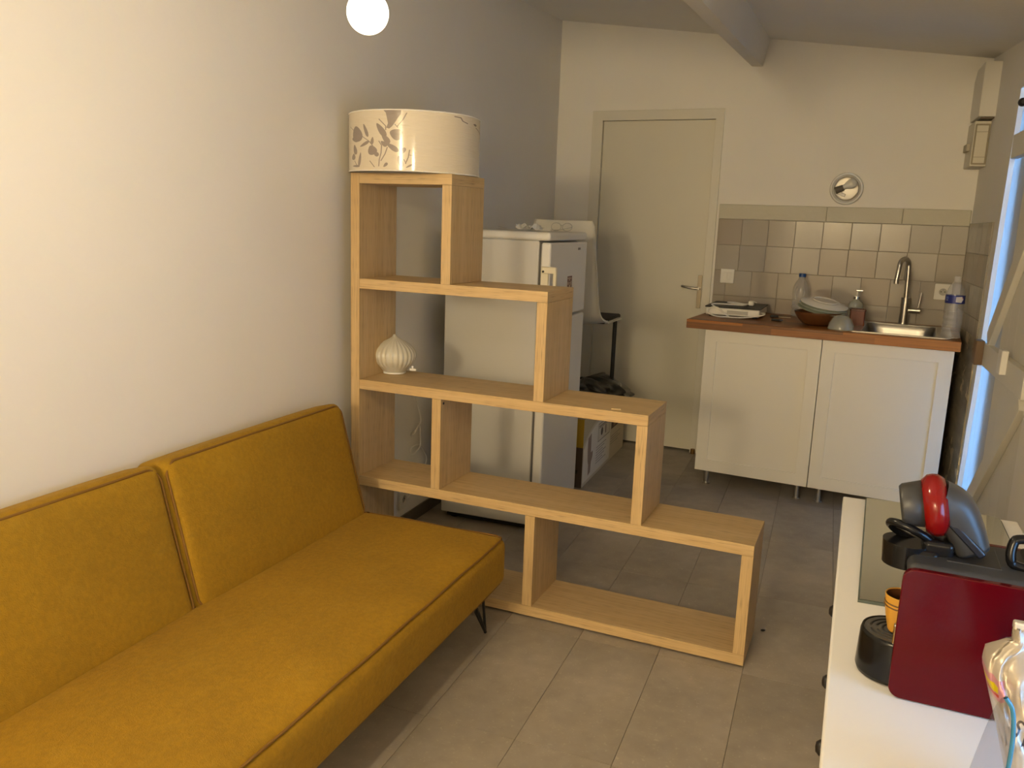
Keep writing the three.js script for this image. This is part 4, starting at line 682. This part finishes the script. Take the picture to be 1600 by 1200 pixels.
  part('drip_tray', merge(lathe([[0, 0.002], [0.0475, 0.002], [0.0495, 0.008], [0.0475, 0.060], [0.0455, 0.0665], [0.043, 0.0655], [0.043, 0.061], [0, 0.061]], 56).translate(dc[0], 0, dc[1])), m.blackGloss, t);
  const gr = part('drip_grid', cyl(0.0425, 0.0425, 0.003, 48, [dc[0], 0.0640, dc[1]]), M({ color: lin(0.10, 0.095, 0.085), roughness: 0.4, metalness: 0.3 }), t);
  for (const [r, a0, a1] of [[0.034, 1.2, 2.9], [0.034, 3.2, 4.9], [0.026, 1.4, 2.8], [0.026, 3.3, 4.9], [0.018, 1.7, 4.5]]) { const o = []; for (let i = 0; i <= 10; i++) { const a = a0 + (a1 - a0) * i / 10; o.push([dc[0] + r * Math.cos(a), 0.0654, dc[1] + r * Math.sin(a)]); } const g = tube(o, 0.0016, false, 24, 6); g.scale(1, 1, 1); part('grid_slot', g, m.black, gr); }
  part('front_badge', rb(-0.003, 0.003, 0.070, 0.100, -0.020, -0.008, 0.003, 2), m.chrome, t);
  const cupAt = new THREE.Vector3(0.007, 0.0673, -0.062).applyAxisAngle(V(0, 1, 0), -0.05);
  const cup = thing('espresso_cup', 'small ochre espresso cup with ringed rim on the drip tray', 'cup', [1.881 + cupAt.x, DYT + cupAt.y, 4.170 + cupAt.z]);
  part('cup_body', lathe([[0, 0.001], [0.014, 0.001], [0.0155, 0.004], [0.0205, 0.026], [0.0225, 0.038], [0.0235, 0.0395], [0.0225, 0.0415], [0.0235, 0.0435], [0.0225, 0.0455], [0.0240, 0.056], [0.0235, 0.0572], [0.0222, 0.056]], 48), M({ color: lin(0.50, 0.255, 0.035), roughness: 0.4 }), cup);
  part('cup_inside', lathe([[0.0222, 0.056], [0.0205, 0.036], [0.014, 0.008], [0, 0.007]], 40), M({ color: lin(0.10, 0.035, 0.012), roughness: 0.35, side: THREE.DoubleSide }), cup);
  for (const y of [0.0405, 0.0455]) part('dark_band', new THREE.TorusGeometry(0.0229, 0.0011, 8, 48).rotateX(Math.PI / 2).translate(0, y, 0), M({ color: lin(0.11, 0.05, 0.01), roughness: 0.5 }), cup);
}
// ------------------------------------------------------------------ coffee bag and clear holder at the frame edge
{
  const tex = canvasTex(512, 1024, (c, w, h) => {
    c.fillStyle = '#b5aca0'; c.fillRect(0, 0, w, h); c.fillStyle = '#bdb9b4'; c.beginPath(); c.moveTo(0, 330); c.lineTo(200, 420); c.lineTo(w, 640); c.lineTo(w, h); c.lineTo(0, h); c.fill();
    c.fillStyle = '#c08a96'; c.beginPath(); c.moveTo(0, 225); c.lineTo(80, 235); c.lineTo(84, 330); c.lineTo(0, 345); c.fill(); c.fillStyle = '#d3c01c'; c.beginPath(); c.moveTo(20, 262); c.lineTo(56, 266); c.lineTo(60, 300); c.lineTo(24, 305); c.fill(); c.fillStyle = '#b5473d'; c.fillRect(24, 306, 40, 12);
    c.save(); c.fillStyle = '#4b474a'; c.font = 'bold 96px sans-serif'; [['S', 116, 440], ['I', 152, 486], ['N', 170, 522]].forEach(([ch, x, y]) => { c.save(); c.translate(x, y); c.rotate(0.42); c.scale(0.62, 1); c.fillText(ch, 0, 0); c.restore(); }); c.restore();
    c.fillStyle = '#6b675f'; c.beginPath(); c.moveTo(0, 800); c.lineTo(110, 720); c.lineTo(230, 1024); c.lineTo(0, 1024); c.fill();
  });
  const t = thing('coffee_bag', 'folded silver foil coffee bag with dark lettering at the frame edge', 'bag', [2.001, DYT + 0.001, 4.392], 0);
  const N = 40, K = 56, pos = [], uv = [], idx = [];
  for (let i = 0; i <= N; i++) for (let j = 0; j <= K; j++) {
    const v = i / N, a = j / K * Math.PI * 2, cx = Math.cos(a), sx = Math.sin(a), neck = v > 0.82 ? Math.min(1, (v - 0.82) / 0.10) : 0, th = (0.036 * (1 - neck) + 0.004) * (0.75 + 0.4 * Math.sin(Math.PI * Math.min(1, v * 1.1))), hw = 0.056 - 0.021 * neck;
    const p = 0.6, e = Math.sign(cx) * Math.pow(Math.abs(cx), p) * hw, f = Math.sign(sx) * Math.pow(Math.abs(sx), p) * th;
    const wr = 0.010 * (vnoise(cx * 3 + 20, v * 7 + sx * 3 + 5, 64, 64, 91) - 0.5) + 0.008 * (vnoise(cx * 8 + 40, v * 16 + sx * 6 + 9, 64, 64, 93) - 0.5), k = v > 0.45 ? 2.2 : 1;
    const ex = cx < 0 ? e * Math.max(0.25, 1 - 1.25 * Math.max(0, 0.76 - v)) : e; pos.push(ex, v * 0.225 * (1 - (v > 0.8 && v < 0.92 ? 0.02 * cx : 0)), f + wr * k); uv.push(0.5 + ex / 0.12, v);
  }
  for (let i = 0; i < N; i++) for (let j = 0; j < K; j++) { const a = i * (K + 1) + j; idx.push(a, a + K + 1, a + 1, a + 1, a + K + 1, a + K + 2); }
  const g = new THREE.BufferGeometry(); g.setAttribute('position', new THREE.Float32BufferAttribute(pos, 3)); g.setAttribute('uv', new THREE.Float32BufferAttribute(uv, 2)); g.setIndex(idx); g.computeVertexNormals();
  part('foil_body', g, MP({ map: tex, metalness: 0.4, roughness: 0.34, side: THREE.DoubleSide }), t);
  part('folded_seal', rb(-0.036, 0.036, 0.222, 0.231, -0.006, 0.004, 0.002), M({ color: lin(0.6, 0.57, 0.5), metalness: 0.6, roughness: 0.35 }), t);
  // clear arched stand with blue edge
  const a = thing('acrylic_stand', 'clear arched plastic stand with a blue edge before the coffee bag', 'stand', [1.936, DYT + 0.001, 4.485], 0);
  const s = new THREE.Shape(); s.moveTo(-0.024, 0); s.lineTo(0.018, 0); s.bezierCurveTo(0.023, 0.08, 0.026, 0.155, 0.018, 0.181); s.bezierCurveTo(0.014, 0.194, 0.008, 0.194, 0.004, 0.180); s.bezierCurveTo(-0.004, 0.15, -0.018, 0.06, -0.024, 0);
  part('clear_sheet', extrude(s, 0.0015), MP({ color: lin(0.80, 0.80, 0.82), transmission: 1, thickness: 0, roughness: 0.04, ior: 1.45 }), a);
  const e = []; const P = [[0.018, 0.001], [0.0206, 0.05], [0.0224, 0.10], [0.0225, 0.148], [0.0185, 0.178], [0.011, 0.1905]]; P.forEach(([x, y]) => e.push([x, y, 0.001])); part('blue_edge', tube(e, 0.0022, false, 60, 8), MP({ color: lin(0.03, 0.16, 0.26), roughness: 0.25 }), a);
  part('foot', rb(-0.024, 0.019, 0, 0.003, -0.012, 0.016, 0.0012), MP({ color: lin(0.8, 0.8, 0.82), transmission: 1, thickness: 0, roughness: 0.05 }), a);
}

// small litter
{
  const sp = thing('crumb', 'tiny black crumb on the floor beside bookcase right end', 'crumb', [1.652, 0.0, 2.405], 0.4);
  const g = new THREE.IcosahedronGeometry(0.007, 1); g.scale(1.3, 0.5, 0.8); g.translate(0, 0.0035, 0); part('speck', g, m.black, sp);
  const p = onShelf(1.045, 2, 0.03), ch = thing('wood_chip', 'small pale wood chip lying on the bookcase middle step', 'chip', p, 0.2);
  part('sliver', rb(-0.016, 0.016, 0.0003, 0.004, -0.005, 0.005, 0.0015), M({ color: lin(0.62, 0.47, 0.26), roughness: 0.7 }), ch);
}

renderer.render(scene, camera);
